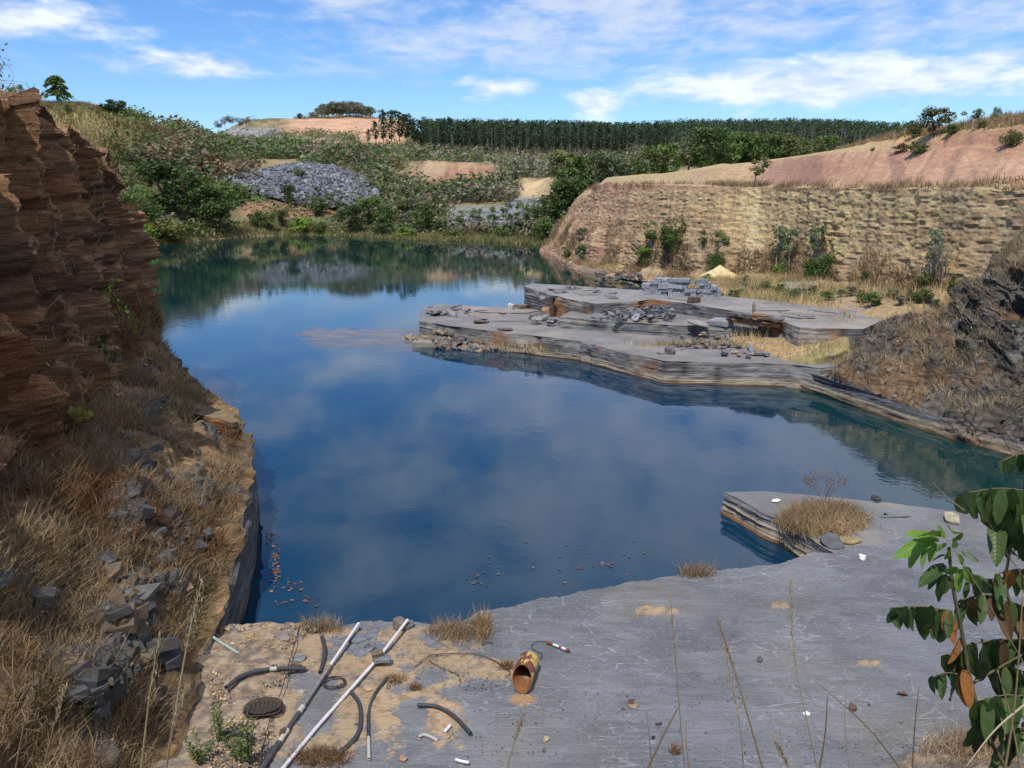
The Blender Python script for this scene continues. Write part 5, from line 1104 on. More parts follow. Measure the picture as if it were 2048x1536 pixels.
    for i, (px, py, z, s_, lab, c, th) in enumerate([
        (1095, 624, 1.02, 1.0, 'rust brown block on the left part of the lower bench', (.36, .22, .13), .38), (1388, 600, 2.02, .8, 'dark lump of rock on top of the upper bench', (.10, .075, .06), .4),
        (1340, 703, .95, .5, 'small dark boulder in the middle of the lower bench', (.12, .11, .11), .5), (1395, 647, 1.5, 1.1, 'thin slab on the middle bench left of the pointed one', (.28, .26, .25), .1),
        (1440, 644, 1.55, 1.2, 'pointed grey slab lying on the middle bench', (.26, .26, .27), .22), (1200, 633, 1.42, .9, 'thin dark slab at the left end of the middle bench', (.18, .18, .18), .12),
        (1022, 614, .98, .45, 'white lump of rock on the far edge of the lower bench', (.50, .47, .40), .7), (1045, 612, .95, 1.0, 'flat brown slab beside the white lump on the lower bench', (.24, .18, .13), .15),
        (962, 643, .9, 1.3, 'dark thin slab near the edge on the left of the lower bench', (.13, .10, .085), .08), (1010, 658, .9, .8, 'small dark slab at the edge right of the longer dark one', (.15, .13, .12), .12)]):
        stone('slate_block', G(px, py, z), s_, lab, c, th, .1, 600+i)
    # small saw-cut block lying in the water
    P0 = G(850, 692, 0)
    V = np.array([(a*.55, b*.3, c*.12) for c in (-1, 1) for b in (-1, 1) for a in (-1, 1)], float); o = mk('cut_block', V, np.array([[0, 2, 3, 1], [4, 5, 7, 6], [0, 1, 5, 4], [2, 6, 7, 3], [0, 4, 6, 2], [1, 3, 7, 5]]), M_slatewall, np.tile((.27, .25, .21), (8, 1)))
    o.location = P0+np.array((0, 0, .1)); tag(o, 'flat rectangular block lying in the water at the tip of the bench', 'stone block')
    # stacked cut stones
    e = empty('stacked_cut_stones', G(1350, 588, 1.9), 'stack of blue-grey cut stone blocks at the back of the upper bench', 'stone stack'); c0 = np.array(e.location)
    A, B = G(1279, 589, 1.9), G(1428, 594, 1.9); dr = (B-A)/np.linalg.norm(B-A); L = np.linalg.norm(B-A); nr = np.array((-dr[1], dr[0], 0))
    zc = 0; r = 0
    for r in range(6):
        hh = [.2, .17, .19, .15, .14, .1][r]; u = [0, .2, .1, .5, .7, 1.6][r]
        end = L*[1, .985, .96, .93, .86, .42][r]
        while u < end:
            big = rng.uniform() < .12; ln = rng.uniform(.22, .6)*(1.6 if big else 1)
            if r >= 2 and .60*L < u < .72*L: u += ln; continue
            V = np.array([(a*.5*ln*.96, b*.28, c*.5*hh*.985) for c in (-1, 1) for b in (-1, 1) for a in (-1, 1)], float)+rng.normal(size=(8, 3))*.012
            o = mk('stone', V, np.array([[0, 2, 3, 1], [4, 5, 7, 6], [0, 1, 5, 4], [2, 6, 7, 3], [0, 4, 6, 2], [1, 3, 7, 5]]), M_rock, np.tile(np.array((.27, .285, .31))*rng.uniform(.72, 1.2), (8, 1)), parent=e)
            o.location = Vector(A+dr*(u+ln/2)+nr*(.1+rng.normal()*.05)+np.array((0, 0, zc+hh/2))-c0); o.rotation_euler = (rng.normal()*.03, rng.normal()*.02, math.atan2(dr[1], dr[0])+rng.normal()*.06); u += ln
        zc += hh
    # yellow earth fan under the chute
    c = G(1446, 556, 1.25); t = np.linspace(0, 2*math.pi, 40, endpoint=False); rr = np.linspace(0, 1, 16); P = np.empty((40, 16, 3))
    for i, a in enumerate(t):
        for j, q in enumerate(rr): P[i, j] = (math.cos(a)*q*1.9, math.sin(a)*q*1.2, .95*(1-q)**1.25)
    P[..., 2] += fbm(P[..., 0]*2, P[..., 1]*2, 0, 3, 502)*.08*(1-rr); P = np.vstack([P, P[:1]])
    o = mk('earth_fan', P.reshape(-1, 3), gridF(41, 16)[:, ::-1], M_dirt, np.tile((.66, .52, .27), (41*16, 1)), True); o.location = c+np.array((0, .9, -.15)); tag(o, 'bright yellow cone of fallen earth at the foot of the tan cliff', 'earth pile')
mid_rubble()
# ============================================================ things on the near bench
def gp(px, py, h=0.0): return G(px, py, ZN+h)
M_pvc = flat('white_pvc', (.62, .60, .60), .4, 0, .1, 60, .12); M_black = flat('black_rubber_hose', (.045, .048, .055), .55, 0, .2, 90, .35)
M_greypipe = flat('dirty_grey_pipe', (.20, .19, .185), .6, 0, .3, 60, .35); M_pipedark = flat('dark_pipe', (.06, .06, .065), .5, 0, .2, 50, .3)
M_band = flat('pale_band', (.42, .40, .36), .6); M_wire = flat('rusty_wire', (.05, .035, .03), .7); M_teal = flat('faded_green_pipe', (.30, .38, .36), .5, 0, 0, 40, .2)
M_net = flat('dark_mesh_cloth', (.055, .04, .032), .9, 0, .6, 80, .5); M_white = flat('white_plastic', (.72, .71, .70), .4); M_redp = flat('red_brown_plastic', (.20, .05, .035), .5)
M_inrust = flat('rust_inside', (.24, .10, .04), .9, 0, .8, 30, .4)
def pipe_path(pts, r, mat, name, label, cat, sides=10, segs=60, parts=None, hollow=True, lift=.03, spline=True, r_in=.7):
    """pts: survey points on the bench; parts: [(t0, t1, material, part name, radius factor)]"""
    Q = np.array([gp(a[0], a[1], r+lift+(a[2] if len(a) > 2 else 0)) for a in pts]); Q = crom(Q, segs) if spline and len(Q) > 2 else resample(Q, segs)
    Q = resample(Q, segs); c0 = Q[len(Q)//2].copy(); c0[2] = ZN; e = empty(name, c0, label, cat)
    for (t0, t1, m, nm, f) in (parts or [(0, 1, mat, 'hose', 1.0)]):
        i0, i1 = int(t0*(segs-1)), int(round(t1*(segs-1))); q = Q[i0:i1+1]
        if len(q) < 2: q = Q[i0:i0+2]
        V, Fs = tube(q-c0, r*f, sides, False)
        # hollow ends
        nV = len(V); k = len(q)
        for end, sgn in ((0, 1), (k-1, -1)):
            dd = (q[1]-q[0])/np.linalg.norm(q[1]-q[0]) if end == 0 else (q[-2]-q[-1])/np.linalg.norm(q[-2]-q[-1])
            ring = V[end*sides:(end+1)*sides]; cc = q[end]-c0; inner = cc+(ring-cc)*r_in; deep = inner+dd*r*3; base = len(V)
            V = np.vstack([V, inner, deep, cc+dd*r*3]); i = np.arange(sides); j = (i+1) % sides; o = end*sides
            f1 = np.stack([o+i, o+j, base+j, base+i], -1); f2 = np.stack([base+i, base+j, base+sides+j, base+sides+i], -1); f3 = np.stack([base+sides+i, base+sides+j, np.full(sides, base+2*sides)], -1)
            Fs = Fs+[f1, f2, f3]
        f3_ = np.vstack([f for f in Fs if f.shape[1] == 3]); f4_ = np.vstack([f for f in Fs if f.shape[1] == 4])
        mk(nm, V, [f4_, f3_], m, None, True, e)
    return e
R_P = .030
pipe_path([(815, 1240, .10), (757, 1316, .03), (634, 1454, .01), (545, 1562, .02)], .022, M_pvc, 'plastic_pole', 'long straight white plastic pole weighted by two stones on the near slate', 'pipe', parts=[(0, .36, M_pvc, 'pipe', 1.0), (.36, 1, M_pvc, 'pipe', 1.08)], spline=False)
pipe_path([(717, 1247, .06), (644, 1355, .02), (560, 1482, .01), (505, 1565, .01)], .028, M_greypipe, 'plastic_pole', 'long jointed pole going from white to grey to black, left of the white one', 'pipe',
          parts=[(0, .33, M_pvc, 'pipe', .8), (.33, .60, M_greypipe, 'pipe', 1.1), (.60, .635, M_band, 'coupling', 1.3), (.635, .74, M_pipedark, 'pipe', 1.05), (.74, .80, M_band, 'coupling', 1.15), (.80, 1, M_pipedark, 'pipe', 1.3)], spline=False)
pipe_path([(644, 1274), (649, 1298), (646, 1325), (640, 1345)], .028, M_black, 'hose_piece', 'short black hose piece ending under the jointed pole', 'hose')
pipe_path([(452, 1376, .10), (480, 1354, .10), (515, 1342, .09), (560, 1337, .07), (612, 1337, .01)], .030, M_black, 'hose_piece', 'curved black hose with a pale band on the gravel at the left', 'hose', parts=[(0, .58, M_black, 'hose', 1), (.58, .66, M_band, 'band', 1.08), (.66, 1, M_black, 'hose', 1)])
pipe_path([(700, 1382), (718, 1406), (722, 1440), (712, 1474), (676, 1508)], .028, M_black, 'hose_piece', 'thick black hose bent like a bow right of the white pole', 'hose')
pipe_path([(775, 1355), (750, 1388), (738, 1425), (737, 1470), (738, 1518)], .022, M_black, 'hose_piece', 'thin black hose with a pale lower end between two curved hoses', 'hose', parts=[(0, .76, M_black, 'hose', 1), (.76, 1, M_band, 'hose', .95)])
pipe_path([(835, 1410), (872, 1413), (905, 1430), (928, 1452), (941, 1467)], .026, M_black, 'hose_piece', 'black hose curving over the sand nearest the rusty pipe', 'hose')
pipe_path([(440, 1467, .09), (470, 1465, .09), (506, 1475, .08)], .024, M_black, 'hose_piece', 'half hidden black hose behind the green weeds at the left', 'hose')
pipe_path([(412, 1264, .12), (440, 1284, .08), (478, 1307, .02)], .020, M_teal, 'thin_pipe', 'faded grey-green pipe lying in the dry grass at the left', 'pipe', spline=False)
pipe_path([(838, 1476), (842, 1471), (852, 1470), (876, 1481)], .020, M_band, 'pipe_elbow', 'short pale bent pipe near the bottom of the slate', 'pipe', segs=30, parts=[(0, 1, M_band, 'pipe', 1)])
pipe_path([(887, 1466), (901, 1450)], .020, M_white, 'pipe_stub', 'short straight white pipe stub on the sand', 'pipe', segs=8, parts=[(0, 1, M_white, 'pipe', 1)])
pipe_path([(911, 1519), (925, 1523), (938, 1525)], .018, M_white, 'pipe_stub', 'small white pipe stub at the bottom edge', 'pipe', segs=14, parts=[(0, 1, M_white, 'pipe', 1)])
pipe_path([(897, 1478), (906, 1466)], .010, M_greypipe, 'pipe_stub', 'thin grey stick beside the white pipe stub', 'pipe', segs=8, parts=[(0, 1, M_greypipe, 'pipe', 1)])
pipe_path([(1093, 1284), (1112, 1291), (1137, 1301)], .020, M_pvc, 'painted_stick', 'short red and white stick behind the rusty pipe', 'stick', segs=30, parts=[(0, .30, M_redp, 'rod', 1), (.30, .62, M_pvc, 'rod', 1), (.62, .70, M_redp, 'rod', 1.1), (.70, .92, M_pvc, 'rod', 1), (.92, 1, M_redp, 'rod', 1.1)])
def wire(pts, r, label, lift=.04, name='wire'):
    Q = np.array([gp(a[0], a[1], r+lift+(a[2] if len(a) > 2 else 0)) for a in pts]); Q = resample(crom(Q, 80), 80); c0 = Q[40].copy(); V, Fs = tube(Q-c0, r, 5)
    o = mk(name, V, Fs, M_wire, None, True); o.location = c0; tag(o, label, 'wire')
wire([(830, 1334), (858, 1312), (900, 1307), (950, 1308), (990, 1322), (1020, 1345), (1010, 1352)], .006, 'long thin wire curving over the sand towards the rusty pipe')
wire([(858, 1320), (872, 1330), (900, 1342), (917, 1352), (920, 1364)], .005, 'short wire loop below the long wire on the sand')
wire([(1092, 1283), (1070, 1284), (1064, 1296), (1084, 1308), (1078, 1316), (1050, 1314), (1038, 1322)], .006, 'thin wire with an s-bend attached to the red and white stick')
wire([(963, 1290), (975, 1284), (986, 1286)], .009, 'short black wire end on the slate right of the dry tuft')
wire([(600, 1250, .05), (583, 1310, .07), (560, 1390, .07), (540, 1440, .07), (515, 1536, .07)], .006, 'long dark cord crossing the gravel left of the two poles')
def oval_net():
    c = gp(527, 1420, .10); e = empty('mesh_basket', c, 'dark oval mesh basket lying on the gravel left of the poles', 'basket')
    A = gp(497, 1420)-c; B = gp(530, 1398)-c; ra, rb = .23, .17; ang = math.atan2(A[1], A[0]); t = np.linspace(0, 2*math.pi, 44)
    ring = np.stack([np.cos(t)*ra, np.sin(t)*rb+.02*np.sin(3*t), np.full(44, .035)], -1); V, Fs = tube(ring, .012, 6, False); mk('rim', V, Fs, M_wire, None, True, e)
    tt, rr = np.meshgrid(np.linspace(0, 2*math.pi, 45), np.linspace(0, 1, 14), indexing='ij'); P = np.stack([np.cos(tt)*ra*rr*.98, np.sin(tt)*rb*rr*.98, .03-.045*(1-rr**2)+.04+.008*fbm(np.cos(tt)*rr*3, np.sin(tt)*rr*3, 0, 3, 5)], -1)
    F4 = gridF(45, 14); keep = np.ones(len(F4), bool); mk('mesh', P.reshape(-1, 3), F4[keep], M_net, None, True, e)
    for k in range(9):
        x = -ra+2*ra*(k+.5)/9; yy = rb*math.sqrt(max(0, 1-(x/ra)**2)); V, Fs = tube(np.array([(x, -yy, .045), (x, 0, .062), (x, yy, .045)]), .003, 4, False); mk('strand', V, Fs, M_wire, None, True, e)
    e.rotation_euler = (0, 0, .15)
oval_net()
def coil():
    c = gp(668, 1368, .03); rng = np.random.default_rng(3); t = np.linspace(0, 2*math.pi*7, 260)
    Q = np.stack([np.cos(t)*(.14+.02*np.sin(t*.37)), np.sin(t)*(.12+.02*np.cos(t*.53)), .012+.004*np.sin(t*2.3)+t*.0006], -1); V, Fs = tube(Q, .004, 4, False)
    o = mk('wire_coil', V, Fs, M_wire, None, True); o.location = c; tag(o, 'thin dark wire coil lying between the two long poles', 'wire coil')
coil()
def rusty_pipe():
    m = bpy.data.materials.new('flaking_yellow_paint'); m.use_nodes = True; t = m.node_tree; t.nodes.clear(); k = N(t)
    co = k.n('ShaderNodeTexCoord').outputs['Object']; n1 = k.noise(co, 5.2, 5, .62, .4); msk = k.ss(n1, .485, .51)
    yel = k.mix(k.ss(k.noise(co, 12, 4, .6), .35, .7), (.52, .36, .10), (.40, .25, .08)); mar = k.mix(k.ss(k.noise(co, 20, 4, .6), .3, .7), (.115, .035, .028), (.19, .06, .035))
    c = k.mix(msk, yel, mar); c = k.mix(k.ss(k.noise(co, 28, 4, .65), .60, .68), c, (.17, .08, .03))
    bm = k.n('ShaderNodeBump', {'Height': k.math('ADD', k.math('MULTIPLY', msk, -.6), k.noise(co, 40, 4, .6)), 'Strength': .5, 'Distance': .006}).outputs[0]
    b = k.n('ShaderNodeBsdfPrincipled', {'Base Color': c, 'Roughness': .6, 'Normal': bm}); o = k.n('ShaderNodeOutputMaterial'); t.links.new(b.outputs[0], o.inputs[0])
    R0 = .142; A = gp(1036, 1394); B = gp(1056, 1342); dr = (B-A); dr[2] = 0; dr /= np.linalg.norm(dr); L = .54
    c0 = gp(1040, 1388); c0[2] = ZN+.01; side = np.array((-dr[1], dr[0], 0)); up = np.array((0, 0, 1.))
    e = empty('rusty_pipe_section', c0, 'short wide steel pipe with flaking yellow and maroon paint, open end towards the viewer', 'metal pipe')
    nu, nl = 56, 16; an = np.linspace(0, 2*math.pi, nu, endpoint=False)
    def shell(r, s0=0.0, s1=1.0):
        P = np.empty((nu, nl, 3))
        for i, a in enumerate(an):
            cut = .10*(1+math.sin(a))*1.1+.04*math.cos(a)          # slanted mouth
            for j, u in enumerate(np.linspace(s0, s1, nl)):
                P[i, j] = side*math.cos(a)*r+up*(math.sin(a)*r+R0)+dr*(cut*(1-u)+L*u)
        return P
    Po, Pi = shell(R0), shell(R0-.009); F_ = lambda: np.stack([np.arange(nu*nl).reshape(nu, nl)[:, :-1], np.roll(np.arange(nu*nl).reshape(nu, nl), -1, 0)[:, :-1], np.roll(np.arange(nu*nl).reshape(nu, nl), -1, 0)[:, 1:], np.arange(nu*nl).reshape(nu, nl)[:, 1:]], -1).reshape(-1, 4)
    mk('outer_wall', Po.reshape(-1, 3), F_(), m, None, True, e); mk('inner_wall', Pi.reshape(-1, 3), F_()[:, ::-1], M_inrust, None, True, e)
    for nm, j in (('mouth_rim', 0), ('back_rim', nl-1)):
        V = np.vstack([Po[:, j], Pi[:, j]]); i = np.arange(nu); q = (i+1) % nu; mk(nm, V, np.stack([i, i+nu, q+nu, q], -1), M_inrust, None, False, e)
    V = np.vstack([Pi[:, nl-2], Pi[:, nl-2].mean(0)]); i = np.arange(nu); mk('end_plate', V, np.stack([i, (i+1) % nu, np.full(nu, nu)], -1), M_inrust, None, False, e)
rusty_pipe()
# single stones and flat pieces on the near bench
ST = [(762, 1318, .11, .34, 'flat grey stone lying across the white pole', (.17, .17, .185), .16, .08), (757, 1308, .155, .20, 'small brown stone on top of the flat one on the white pole', (.16, .12, .085), .5, .1),
      (800, 1247, .10, .30, 'brown slab fragment over the top end of the white pole', (.18, .15, .13), .35, .3), (815, 1254, .03, .24, 'dark stone just right of the white pole end', (.13, .125, .13), .35, .1),
      (718, 1276, .02, .34, 'flat slate piece touching the jointed pole near its top', (.16, .165, .185), .10, .05), (745, 1268, .02, .26, 'thin flat slate piece on the sand between the poles near the edge', (.16, .165, .185), .10, .05),
      (722, 1300, .02, .42, 'wide flat slate piece on the sand left of the white pole', (.155, .16, .18), .08, .03), (765, 1296, .02, .30, 'flat slate piece beside the wide one on the sand', (.155, .16, .18), .10, .04),
      (860, 1278, .02, .36, 'bluish flat slate piece at the left of the dry grass clump', (.16, .165, .19), .10, .05), (876, 1290, .01, .30, 'second bluish flat piece under the first by the dry grass', (.155, .16, .18), .10, .04),
      (925, 1256, .04, .34, 'cracked dark slab at the step of the near edge', (.14, .145, .16), .2, .2), (940, 1250, .05, .26, 'small dark slab behind the cracked one', (.15, .155, .17), .3, .2),
      (592, 1332, .05, .15, 'rounded dark stone on the gravel by the banded hose', (.15, .12, .09), .8, .2), (595, 1318, .03, .26, 'bluish flat stone on the gravel above the banded hose', (.17, .18, .2), .15, .1),
      (565, 1275, .06, .34, 'flat purple-grey stone on the gravel near the water corner', (.22, .18, .165), .3, .15), (500, 1275, .06, .22, 'ochre stone on the gravel near the water corner', (.36, .26, .13), .4, .2),
      (568, 1468, .05, .13, 'small dark clod right of the jointed pole', (.09, .065, .05), .8, .2), (557, 1422, .05, .10, 'small dark round stone beside the mesh basket', (.07, .05, .045), .9, .2),
      (735, 1378, .04, .14, 'pale orange stone beside the bent black hose', (.46, .30, .18), .4, .2), (777, 1374, .03, .08, 'small dark stone on the sand near the thin hose', (.16, .12, .09), .7, .2),
      (1266, 1412, .02, .16, 'light brown bark-like fragment right of the rusty pipe', (.27, .19, .13), .3, .2), (1262, 1405, .04, .11, 'dark fragment touching the light brown one', (.10, .07, .055), .4, .4),
      (1246, 1419, .02, .06, 'tiny dark pebble left of the light brown fragment', (.12, .10, .09), .6, .2), (1317, 1448, .02, .10, 'curled dark leaf-like flake in the middle of the slate', (.06, .05, .045), .2, .5),
      (1704, 1416, .03, .12, 'reddish dark stone on the slate floor left of the leafy shrub', (.13, .075, .06), .5, .1), (1307, 1475, .02, .07, 'tiny dark flake below the curled one', (.05, .045, .045), .3, .4),
      (1520, 1318, .02, .16, 'thin dark flake with sand beside it in the middle of the slate', (.10, .10, .105), .12, .1), (1088, 1500, .01, .08, 'tiny dark flake near the bottom of the slate', (.12, .11, .10), .3, .2),
      (1092, 1478, .01, .10, 'pale crumb of stone below the rusty pipe', (.42, .36, .22), .4, .2), (1805, 1387, .02, .13, 'flat brown leaf-like flake under the leafy shrub', (.14, .08, .055), .2, .3),
      (712, 1452, .02, .07, 'small dark clod inside the bow of the hose', (.1, .08, .06), .7, .2), (603, 1385, .04, .10, 'small pale grey bent scrap between basket and pole', (.42, .38, .33), .4, .4),
      (806, 1519, .03, .12, 'brown rounded stone near the bottom edge', (.34, .22, .15), .5, .2), (735, 1292, .05, .10, 'small dark flake on the wide flat piece', (.1, .09, .08), .3, .2)]
for i, (px, py, z, s_, lab, c, th, tl) in enumerate(ST): stone('stone', gp(px, py, z), s_, lab, c, th, tl, 900+i)
s1 = stone('stone', G(1905, 1036, .56), .5, 'flat cream coloured stone on the slate near the water at the right', (.36, .31, .21), .12, .08, 801); s2 = stone('stone', G(1750, 997, .56), .35, 'dark charred looking flake at the back edge of the slate point', (.05, .045, .04), .15, .1, 802)
stone('plastic_scrap', G(1723, 1114, .60), .16, 'small bright white scrap on the slate near the point', (.8, .8, .8), .5, .3, 803, 'scrap'); stone('plastic_scrap', G(1552, 1001, .55), .22, 'flat white scrap near the tip of the slate point', (.75, .75, .75), .12, .1, 804, 'scrap'); stone('plastic_scrap', gp(1613, 1428, .01), .09, 'tiny white scrap on the lower right of the slate', (.75, .78, .8), .3, .3, 805, 'scrap')
stone('stone', G(1700, 1082, .54), .55, 'yellowish earthy slab right below the dry clump on the point', (.30, .23, .11), .10, .05, 806); stone('stone', G(1668, 1085, .56), .5, 'dark tilted slab between the dry clump and the near slate', (.10, .105, .11), .12, .25, 807)
def loose():
    rng = np.random.default_rng(61); pts, sz = [], []
    while len(pts) < 4600:
        px, py = rng.uniform(420, 640), rng.uniform(1250, 1560); m = float(gravel_mask(np.array([px]), np.array([py]))[0])
        if rng.uniform() < m*.9: pts.append(gp(px, py, .05+rng.uniform(-.02, .03))); sz.append(rng.uniform(.010, .042)*(1.7 if rng.uniform() < .12 else 1))
    tag(rocks_mesh('gravel', pts, sz, rng, TANR+((.45, .34, .22), (.14, .10, .07), (.17, .16, .16)), .6, (.25, .7)), 'ochre and brown gravel between the water corner and the left slope', 'gravel', None, 'stuff')
    pts, sz = [], []
    for _ in range(1100):
        px, py = rng.uniform(560, 1500), rng.uniform(1255, 1536); k = rng.uniform(); pts.append(gp(px if k > .55 else rng.uniform(640, 1010), py if k > .55 else rng.uniform(1255, 1380), .015)); sz.append(rng.uniform(.008, .028))
    for _ in range(420):
        a, b = rng.normal(1760, 150), rng.normal(1500, 45); pts.append(G(a, b, .565)); sz.append(rng.uniform(.006, .022)*(3 if rng.uniform() < .06 else 1))
    tag(rocks_mesh('chippings', pts, sz, rng, ((.12, .12, .13), (.16, .155, .15), (.20, .17, .13), (.10, .09, .085)), .3, (.12, .4)), 'small slate chips and crumbs strewn over the near slate', 'stone chips', None, 'stuff')
    P = LW['P']; m = (1-LW['wall'])*(P[..., 2] > .5)*(P[..., 2] < 3.6)*(P[..., 1] > 4)*(P[..., 1] < 24)*(.25+LW['out'])
    q = scatter(P, m, 500, rng); q[:, 2] += .01; s_ = rng.uniform(.02, .09, len(q))*(1+1.2*(rng.uniform(size=len(q)) < .1))
    tag(rocks_mesh('loose_rock', q, s_, rng, ((.13, .135, .14), (.09, .095, .10), (.22, .155, .10), (.26, .19, .12), (.16, .12, .09)), .5, (.12, .4)), 'broken slate and earthy rock fragments on the slope of the left wall', 'loose rock', None, 'stuff')
    P = RB['P']; m = RB['rk']*(P[..., 1] < 36); q = scatter(P, m, 500, rng)
    tag(rocks_mesh('loose_rock', q, rng.uniform(.05, .3, len(q))**1.2, rng, ((.12, .11, .10), (.17, .16, .14), (.09, .085, .08), (.25, .18, .11)), .25, (.12, .3)), 'dark layered rock pieces jutting from the right bank', 'loose rock', None, 'stuff')
    # rocky outcrops on the left slope: stacks of broken tilted slate, each piece its own part
    DK = ((.08, .083, .086), (.06, .062, .065), (.10, .10, .10), (.075, .07, .068), (.12, .09, .065), (.16, .115, .075))
    for i, (cx, cy, sx, sy, n, s0, s1, lab) in enumerate([(258, 1215, 30, 50, 90, .22, .62, 'grey and orange outcrop of split slate on the lower left slope'), (165, 1375, 34, 30, 46, .16, .44, 'small outcrop of crumbling slate near the bottom left corner'), (335, 1055, 26, 28, 60, .18, .50, 'smooth dark slate outcrop half way up the left slope'),
            (392, 1020, 10, 60, 20, .14, .34, 'broken edge of dark slate along the inner side of the ledge'), (60, 1180, 40, 40, 40, .12, .4, 'dark rocks half hidden in dry grass at the left edge'), (300, 900, 40, 50, 14, .15, .4, 'crumbling brown rocks below the brown wall')]):
        r2 = np.random.default_rng(700+i); sp = []
        for _ in range(n):
            p = surf_at(LW['P'], cx+r2.normal()*sx*.8, cy+r2.normal()*sy*.8, 9); p[0] += r2.uniform(-.05, .12); p[2] += r2.uniform(-.10, .04); sp.append((p, r2.uniform(s0, s1)))
        pile('slate_outcrop', lab, sp, DK, .20, (.16, .5), 710+i, 'rock')
loose()
# ---- creepers and weeds
def creeper(px, py, hp, wp, pal, label, seed):
    rng = np.random.default_rng(seed); p = surf_at(LW['P'], px, py, 9); k = hpx(p, 1); n = 90
    t = rng.uniform(0, 1, n); C = np.stack([rng.normal(size=n)*wp*k*.25*(1-t*.4)+np.sin(t*7)*wp*k*.2, rng.uniform(-.25, .1, n)-.12, t*hp*k+rng.normal(size=n)*.03], -1)
    V, F4, c = leaves(C, rng.uniform(.05, .11, n), rng, PALS[pal], .35, .1, 1.3); e = empty('creeper', p+np.array((.1, -.1, 0)), label, 'climbing plant')
    mk('foliage', V, F4, M_leaf, c, parent=e); q = np.array([(0, 0, 0), (.05, -.15, hp*k*.4), (-.04, -.12, hp*k*.7), (0, -.1, hp*k)]); Vt, Ft = tube(crom(q, 12), .008, 5); mk('stem', Vt, Ft, M_wood, np.tile((.2, .17, .12), (len(Vt), 1)), True, e)
creeper(235, 640, 90, 40, 'lime', 'bright yellow-green creeper near the right edge of the brown wall', 1); creeper(262, 665, 60, 30, 'lime', 'small yellow-green creeper at the very edge of the brown wall', 2)
creeper(214, 720, 48, 22, 'mid', 'little green creeper above the grassy slope', 3); creeper(140, 830, 85, 30, 'lime', 'green creeper hanging low on the left wall', 4); creeper(168, 828, 24, 24, 'yellow', 'yellow leaved sprig beside the low green creeper', 5)
creeper(160, 500, 70, 40, 'olive', 'thin olive creeper with pale twigs high on the brown wall', 6)
def sapling(px, py, hp, label, seed, D=None, z=None):
    rng = np.random.default_rng(seed); p = gp(px, py, .03) if z is None else PD(px, py, D); k = hpx(p, 1); H = hp*k; e = empty('leafy_weed', p, label, 'weed')
    Cs, dirs = [], []; tw = []
    for b in range(4):
        q0 = np.array((rng.normal()*.02, rng.normal()*.02, 0)); q1 = q0+np.array((rng.normal()*.10, rng.normal()*.08, H*rng.uniform(.55, 1))); line = crom(np.array([q0, lerp(q0, q1, .5)+(rng.normal()*.03, 0, 0), q1]), 26); tw.append(tube(line, np.linspace(.006, .002, 26), 5))
        for i in range(5, 26):
            for sd in range(2):
                a = i*2.4+sd*math.pi; dirs.append(np.array((math.cos(a), math.sin(a), .55))); Cs.append(line[i])
    Vs, Fs, Cc = [], [], []; 
    for i, (c, d) in enumerate(zip(Cs, dirs)):
        d = d/np.linalg.norm(d); L = rng.uniform(.045, .085); s = np.cross(d, (0, 0, 1.)); s /= np.linalg.norm(s); w_ = L*.13
        Vs.append(np.array([c, c+d*L*.45+s*w_, c+d*L-(0, 0, L*.15), c+d*L*.45-s*w_])); Fs.append(np.array([[0, 1, 2, 3]])+4*i); Cc.append(np.tile(np.array((.085, .15, .03))*rng.uniform(.7, 1.4), (4, 1)))
    mk('foliage', np.vstack(Vs), np.vstack(Fs), M_leaf, np.vstack(Cc), parent=e); V, F_ = join(tw); mk('stem', V, F_, M_wood, np.tile((.12, .10, .06), (len(V), 1)), True, e)
sapling(440, 1490, 120, 'tall narrow green weed standing in the gravel at the lower left', 1); sapling(500, 1530, 110, 'leafy green weed at the bottom left of the poles', 2); sapling(478, 1525, 95, 'green weed between the tall one and the poles', 3); sapling(402, 1530, 60, 'small green sprig at the bottom left', 4)
def bare_shrub():
    rng = np.random.default_rng(5); p = G(1655, 1022, .52); k = hpx(p, 1); tw = []; pts = []
    def br(q, d, L, r, n):
        e_ = q+d*L; m_ = (q+e_)/2+rng.normal(size=3)*L*.08; tw.append(tube(crom(np.array([q, m_, e_]), 5), np.linspace(r, r*.6, 5), 4)); 
        if n == 0: pts.extend([e_+rng.normal(size=3)*.03 for _ in range(3)]); return
        for _ in range(rng.integers(2, 4)): dd = d+rng.normal(size=3)*.42; dd[2] = abs(dd[2])*.9+.15; br(e_, dd/np.linalg.norm(dd), L*rng.uniform(.6, .85), r*.6, n-1)
    for i in range(4): d = np.array((rng.normal()*.3-.12, rng.normal()*.25, 1)); br(np.array((rng.normal()*.08, rng.normal()*.05, 0)), d/np.linalg.norm(d), 26*k, .008, 4)
    e = empty('bare_shrub', p, 'leafless twiggy shrub rising from the dry clump on the slate point', 'shrub'); V, F_ = join(tw); mk('branches', V, F_, M_wood, np.tile((.15, .10, .08), (len(V), 1)), parent=e)
    V, F4, c = leaves(np.array(pts), .022, rng, (.20, .12, .08)); mk('dry_buds', V, F4, M_leaf, c, parent=e)
bare_shrub()
